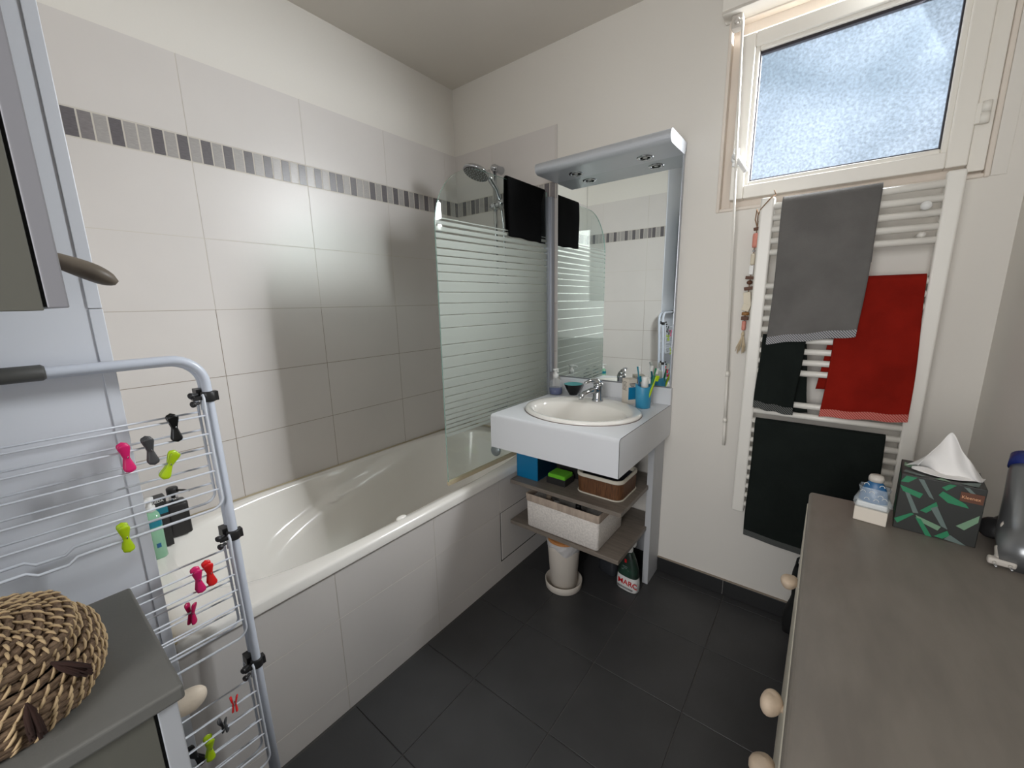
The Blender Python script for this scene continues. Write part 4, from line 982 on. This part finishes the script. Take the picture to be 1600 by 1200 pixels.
# ------------------------------------------------------------------ cabinets on the left
uc = thing('wall_cabinet', 'grey wall cabinet with pebble knob at the upper left', 'cabinet', (1.0, -1.95, 1.3))
CX = 1.150
mb = MB(); mb.box(.83, CX, YF+.0, -1.782, 1.298, 2.05); mb.build('carcass', 'cabside', uc, bevel=.0008)
mb = MB(); mb.box(.83, CX-.003, -1.7818, -1.7792, 1.302, 2.046); mb.build('door_gap', 'dark', uc)
mb = MB(); mb.box(.832, CX, -1.779, -1.7632, 1.3005, 2.05); dd = mb.build('door', 'cabdoor', uc, bevel=.0015, seg=3)
mb = MB(); kc = V(CX-.045, -1.763, 1.3535)
def kf(u, v):
    a = 2*pi*u; f = v; r_ = (.009+.003*sin(f*2.4))*sqrt(max(0, 1-max(0, (f-.55)/.45)**2)); return kc + V(.0, .050*f, -.022*f) + V(r_*1.35*cos(a), 0, r_*sin(a))
mb.grid(kf, 16, 14, cu=True); mb.build('knob', 'stoneshade', dd)
lc = thing('low_cabinet', 'low cabinet with dark grey top and pale pebble knob at the lower left', 'cabinet', (1.0, -1.95, 0))
mb = MB(); mb.box(.835, 1.1575, YF+.0, -1.739, .778, .800); mb.build('cabinet_top', 'cabtop', lc, bevel=.004, seg=3)
mb = MB(); mb.box(.843, 1.149, YF+.0, -1.7725, .0, .7775); mb.build('carcass', 'cabside', lc, bevel=.0008)
mb = MB(); mb.box(.845, 1.146, -1.7722, -1.769, .01, .775); mb.build('door_gap', 'dark', lc)
mb = MB(); mb.box(.845, 1.150, -1.7688, -1.7475, .012, .7755); dd = mb.build('door', 'lowdoor', lc, bevel=.0015, seg=3)
mb = MB(); mb.blob((1.115, -1.732, .735), (.014, .021, .018), 6, .07, 20, 14); mb.build('knob', 'bstone', dd)

# woven basket lying on the low cabinet
wb = thing('seagrass_basket', 'coiled brown seagrass basket with dark tassels on the low cabinet', 'basket', (.97, -1.93, .80))
rw = random.Random(21); mb = MB(); sb_ = MB()
def ringpath(cx, cy, a, b, z, k=64, tilt=0, n=2.6):
    return [V(p.x, p.y, z + tilt*(p.y-cy)) for p in sring(cx, cy, a, b, 0, n, k)]
coils = []
for i in range(9): 
    f = i/8; coils.append((.992-.010*f, -1.925, .120+.012*sin(pi*min(1, f*1.1))-.02*f, .120+.016*sin(pi*min(1, f*1.1))-.012*f, .8055+.0082*i, .0048))
NZ = .8055+.0082*8
for i in range(14):
    f = i/13; coils.append((.978-.012*f, -1.937, .110*(1-f)+.004, .114*(1-f)+.006, NZ+.006+.018*sin(f*pi/2)+.002*sin(i*2.2), .0049))
for ci, (cx_, cy_, a, b, z, r_) in enumerate(coils):
    k = max(16, int(220*a/.12*1)); path = ringpath(cx_, cy_, a, b, z, k)
    path = [p + V(rw.uniform(-.0006, .0006), rw.uniform(-.0006, .0006), .0016*sin(j*.35+ci)) for j, p in enumerate(path)]
    mb.tube(path, [r_*(1+.10*sin(j*1.7)) for j in range(len(path))], 8, closed=True)
    if ci < len(coils)-1:
        nx = coils[ci+1]; m_ = max(8, int(46*a/.12)); off = rw.random()
        for j in range(m_):
            q = (j+off)/m_*k; p = path[int(q) % k]; p2 = path[(int(q)+3) % k]; cen = V(cx_, cy_, z)
            out = V(p.x-cx_, p.y-cy_, 0); out.normalize()
            if ci < 9: n0 = out; upv = V(0, 0, 1)
            else: n0 = V(0, 0, 1); upv = -out
            tg = (p2-p)*.7
            sb_.tube([p + n0*r_*.55 - upv*r_*1.1, p + n0*r_*1.12 - upv*r_*.3 + tg*.4, p + n0*r_*1.15 + upv*r_*.8 + tg*.9, p + n0*r_*.7 + upv*r_*1.8 + tg*1.3], [.0008, .0018, .0018, .0008], 6)
mb.lathe([(0, 0), (.105, 0)], (.985, -1.925, .802), 32)
mb.build('coiled_body', 'straw', wb); sb_.build('stitching', 'stitch', wb)
def tassel(p, d):
    mb = MB(); r_ = random.Random(int(p[0]*1000)); p = V(*p); d = V(*d).normalized()
    for i in range(46):
        o_ = V(r_.uniform(-1, 1), r_.uniform(-1, 1), r_.uniform(-1, 1))*.004
        mb.tube([p, p + d*.014 + o_*.9, p + d*(.032+.008*r_.random()) + o_*1.5], [.0012, .0024, .0018], 5)
    mb.build('tassel', 'tassel', wb)
tassel((1.096, -1.905, .862), (.35, .02, -1)); tassel((1.080, -1.842, .872), (.25, .55, -.55)); tassel((1.106, -1.866, .852), (.30, .05, -1))

# ------------------------------------------------------------------ clothes airer
ry0, ry1, rtop = -1.553, -2.085, 1.196
rk = thing('clothes_airer', 'white folded clothes airer standing against the bath and grey partition', 'clothes airer', (.78, -1.82, 0))
def rx(z, back=False): return .800-.045*(z/1.2) - (.030 if back else 0)
def fpath(back):
    zt_ = rtop - (.006 if back else 0); y0_, y1_ = ry0 + (.002 if back else 0), ry1 - (.002 if back else 0); R = .055; pts = [V(rx(0, back), y0_, .006), V(rx(.5, back), y0_, .5), V(rx(1, back), y0_, 1.0)]
    pts += [V(rx(zt_, back), y0_-R+R*cos(a), zt_-R+R*sin(a)) for a in [pi/2*i/8 for i in range(9)]]
    pts += [V(rx(zt_, back), y1_+R-R*sin(a), zt_-R+R*cos(a)) for a in [pi/2*i/8 for i in range(9)]]
    pts += [V(rx(1, back), y1_, 1.0), V(rx(0, back), y1_, .006)]
    return pts
for back in (False, True):
    mb = MB(); mb.tube(fpath(back), .0092, 14); mb.build('tube_frame', 'rack', rk)
mb = MB(); mb.tube([V(rx(rtop), -1.772, rtop), V(rx(rtop), -1.776, rtop), V(rx(rtop), -1.868, rtop), V(rx(rtop), -1.872, rtop)], [.0105, .0135, .0135, .0105], 16); mb.build('grip', 'greyplastic', rk)
levels = [(1.112, [1.075, 1.035, .993, .952, .910], .868), (.790, [.745, .703, .664, .625, .587], .545), (.452, [.392, .352, .311, .269, .227], .185)]
for zb_, zs_, zbot in levels:
    for y_ in (ry0, ry1):
        s = 1 if y_ == ry0 else -1
        mb = MB(); x_ = rx(zb_); mb.lathe([(.0125, -.011), (.0135, -.009), (.0135, .009), (.0125, .011)], (x_, y_, zb_), 16); mb.box(x_-.008, x_+.008, y_+s*.008, y_+s*.017, zb_-.010, zb_+.010); mb.box(x_-.036, x_-.008, y_-s*.018, y_-s*.004, zb_-.006, zb_+.016)
        mb.box(x_-.006, x_+.012, y_-s*.030, y_-s*.010, zb_-.004, zb_+.004)
        for dz, dx in ((.008, .006), (-.009, .012)):
            mb.lathe([(.0032, 0), (.0032, .010), (.0062, .011), (.0068, .016), (.0045, .018)], (x_+dx, y_-s*.020, zb_+dz), 12, (.5, -s, .0))
        mb.build('clamp', 'blackplastic', rk, bevel=.001)
    for back in (False, True):
        dx = -.034 if back else .014; X0 = lambda z: rx(z)+dx
        ya, yb = ry0-.012, ry1+.012; rr_ = .022; zt_ = zb_+.004; hook = []
        fy = .003 if not back else .002
        pts = [V(X0(zt_)-.008, ya-.004, zt_-.030), V(X0(zt_)-.008, ya-.002, zt_-.004), V(X0(zt_)-.004, ya, zt_+.002), V(X0(zt_), ya, zt_-.004), V(X0(zs_[0]), ya-.001, zs_[0])]
        pts += [V(X0(zbot), ya-rr_+rr_*cos(a), zbot+rr_-rr_*sin(a)) for a in [pi/2*i/6 for i in range(7)]]
        ym = (ya+yb)/2
        for q_, dzz in ((-.05+ym+.10, 0), (ym+.030, -.0), (ym+.018, -.010), (ym-.018, -.010), (ym-.030, 0)): pts.append(V(X0(zbot), q_, zbot+dzz))
        pts += [V(X0(zbot), yb+rr_-rr_*sin(a), zbot+rr_-rr_*cos(a)) for a in [pi/2*i/6 for i in range(7)]]
        pts += [V(X0(zs_[0]), yb+.001, zs_[0]), V(X0(zt_), yb, zt_)]
        mb = MB(); mb.tube(pts, .0027, 8); sf = mb.build('shelf_frame', 'wire', rk)
        for z in zs_:
            mb = MB(); mb.tube([V(X0(z), ya, z), V(X0(z), yb, z)], .0020, 6); mb.build('wire', 'wire', sf)

# clothes pegs
def peg(y, z, m, ang, label, x=None, sc=1.0, yawp=0, spread=.10, front=True):
    x = x if x is not None else rx(z) + (.014 if front else -.034); p = V(x, y, z)
    t = thing('clothes_peg', label, 'clothes peg', tuple(p), 'clothes pegs on the airer')
    ca, sa = cos(ang), sin(ang); cw, sw = cos(yawp), sin(yawp)
    for s in (-1, 1):
        mb = MB()
        def pf(u, v):
            f = v*2-1; L_ = .029*sc; w = (.0046 + .0066*abs(f)**1.1)*sc*sqrt(max(0, 1-max(0, (abs(f)-.62)/.38)**2))
            a = 2*pi*u; th_ = (.0024+.0012*abs(f))*sc*sqrt(max(0.0, 1-max(0, (abs(f)-.80)/.20)**2))
            lx = s*(.0040*sc + spread*.02*max(0, f)*sc*2 + .0016*abs(f)) + th_*sin(a); ly = w*cos(a); lz = f*L_
            ly, lz = ly*ca - lz*sa, ly*sa + lz*ca
            lx, ly = lx*cw - ly*sw, lx*sw + ly*cw
            return p + V(lx, ly, lz)
        mb.grid(pf, 18, 19, cu=True); mb.build('peg_half', m, t)
    mb = MB(); mb.tube([p + V(.0075*cos(a)*sc, .0015, .0045*sin(a)*sc+.002) for a in [2*pi*i/12 for i in range(12)]], .0008, 5, closed=True); mb.build('spring', 'chrome', t)
    return t
D = radians
peg(-1.622, 1.062, 'peg_black', D(2), 'black peg nearest the post on the top airer shelf')
peg(-1.665, 1.027, 'peg_grey', D(4), 'dark grey peg between the pink and the black peg')
peg(-1.700, 1.024, 'peg_pink', D(4), 'bright pink peg on the top airer shelf')
peg(-1.641, .990, 'peg_lime', D(-28), 'tilted lime peg below the black peg')
peg(-1.725, .872, 'peg_lime', D(2), 'lime peg on the bottom wires of the top airer shelf')
peg(-1.633, .727, 'peg_pink', D(3), 'magenta pink peg beside the red one on the middle airer shelf')
peg(-1.612, .731, 'peg_red', D(4), 'red peg on the middle airer shelf')
peg(-1.655, .661, 'peg_mag', D(-6), 'dark magenta peg below the pink and red pair', sc=.85, yawp=.7)
peg(-1.614, .396, 'peg_red', D(-15), 'small red peg seen sideways on the lowest airer shelf', sc=.66, yawp=1.1)
peg(-1.640, .362, 'peg_grey', D(10), 'charcoal peg just below the small red peg', sc=.75, yawp=.9)
peg(-1.672, .332, 'peg_lime', D(-4), 'lime peg on the lowest airer shelf')
peg(-1.690, .292, 'peg_black', D(20), 'black peg beneath the lime one at the bottom of the picture', x=rx(.29)-.034)
mb = MB(); pr_ = V(rx(.97)-.010, -1.662+.015, .969)
mb.tube([pr_ + V(0, .008*cos(a), .009*sin(a)) for a in [2*pi*i/16 for i in range(16)]], .002, 8, closed=True); o = mb.build('plastic_ring', 'white'); tag(o, 'small white plastic ring hanging on the top airer shelf behind the tilted lime peg', 'ring')

# ------------------------------------------------------------------ bottles on the bath corner
t = thing('gel_bottle', 'green transparent gel bottle with white pump on the bath corner', 'bottle', (.222, -1.607, .5455)); c = V(.226, -1.607, .5460)
mb = MB()
mb.loops([sring(c.x, c.y, a, b, c.z+z, 3, 32) for a, b, z in ((.024, .018, 0), (.027, .020, .003), (.027, .020, .125), (.024, .018, .140), (.012, .012, .150))], cap0=True, cap1=True); mb.build('bottle_body', 'gelgreen', t)
mb = MB(); mb.loops([sring(c.x, c.y, .0275, .0205, c.z+z, 3, 32) for z in (.105, .127)]); mb.build('teal_band', 'gelteal', t)
mb = MB(); mb.loops([sring(c.x, c.y, .0276, .0206, c.z+z, 3, 32)[24:32] + sring(c.x, c.y, .0276, .0206, c.z+z, 3, 32)[0:4] for z in (.038, .052)][:2] and [sring(c.x+.006, c.y, .0219, .0100, c.z+z, 3, 32) for z in (.038, .052)]); mb.build('blue_logo_patch', 'denim', t)
mb = MB(); mb.lathe([(.013, .148), (.013, .165), (.006, .166), (.006, .180), (.012, .181), (.012, .192), (0, .193)], c, 16); mb.tube([c+V(0, 0, .187), c+V(.018, -.014, .186), c+V(.026, -.020, .176)], .005, 8); mb.build('pump', 'white', t)
t = thing('care_product_box', 'black box with pale lettering behind the green gel bottle', 'box', (.17, -1.585, .5455))
mb = MB(); mb.box(.150, .186, -1.598, -1.560, .5462, .715); mb.build('box_body', 'blackplastic', t, bevel=.001)
mb = MB(); mb.box(.1498, .1862, -1.5982, -1.5598, .660, .684); mb.build('teal_strip', 'gelteal', t)
text('lettering', 'RIEDA', .011, (.1868, -1.5965, .700), (radians(90), 0, radians(90)), 'white', t, .0002)
t = thing('pump_dispenser', 'black square pump dispenser on the bath corner', 'soap dispenser', (.10, -1.53, .5455)); c = V(.112, -1.528, .5460)
mb = MB(); mb.loops([sring(c.x, c.y, a, a, c.z+z, 6, 32) for a, z in ((.029, 0), (.031, .003), (.031, .108), (.029, .112), (.013, .114), (.012, .118))], cap0=True, cap1=True); mb.build('bottle_body', 'blackplastic', t)
mb = MB(); mb.lathe([(.013, .118), (.013, .130)], c, 20); mb.build('collar', 'chrome', t)
mb = MB(); mb.lathe([(.006, .130), (.006, .140), (.016, .141), (.016, .162), (.014, .165), (0, .165)], c, 20); mb.tube([c+V(0, 0, .155), c+V(.030, .026, .154), c+V(.042, .037, .151)], [.004, .0028, .0026], 8); mb.build('pump', 'blackplastic', t)
for o in bpy.data.objects:
    if '_w' in o: del o['_w']
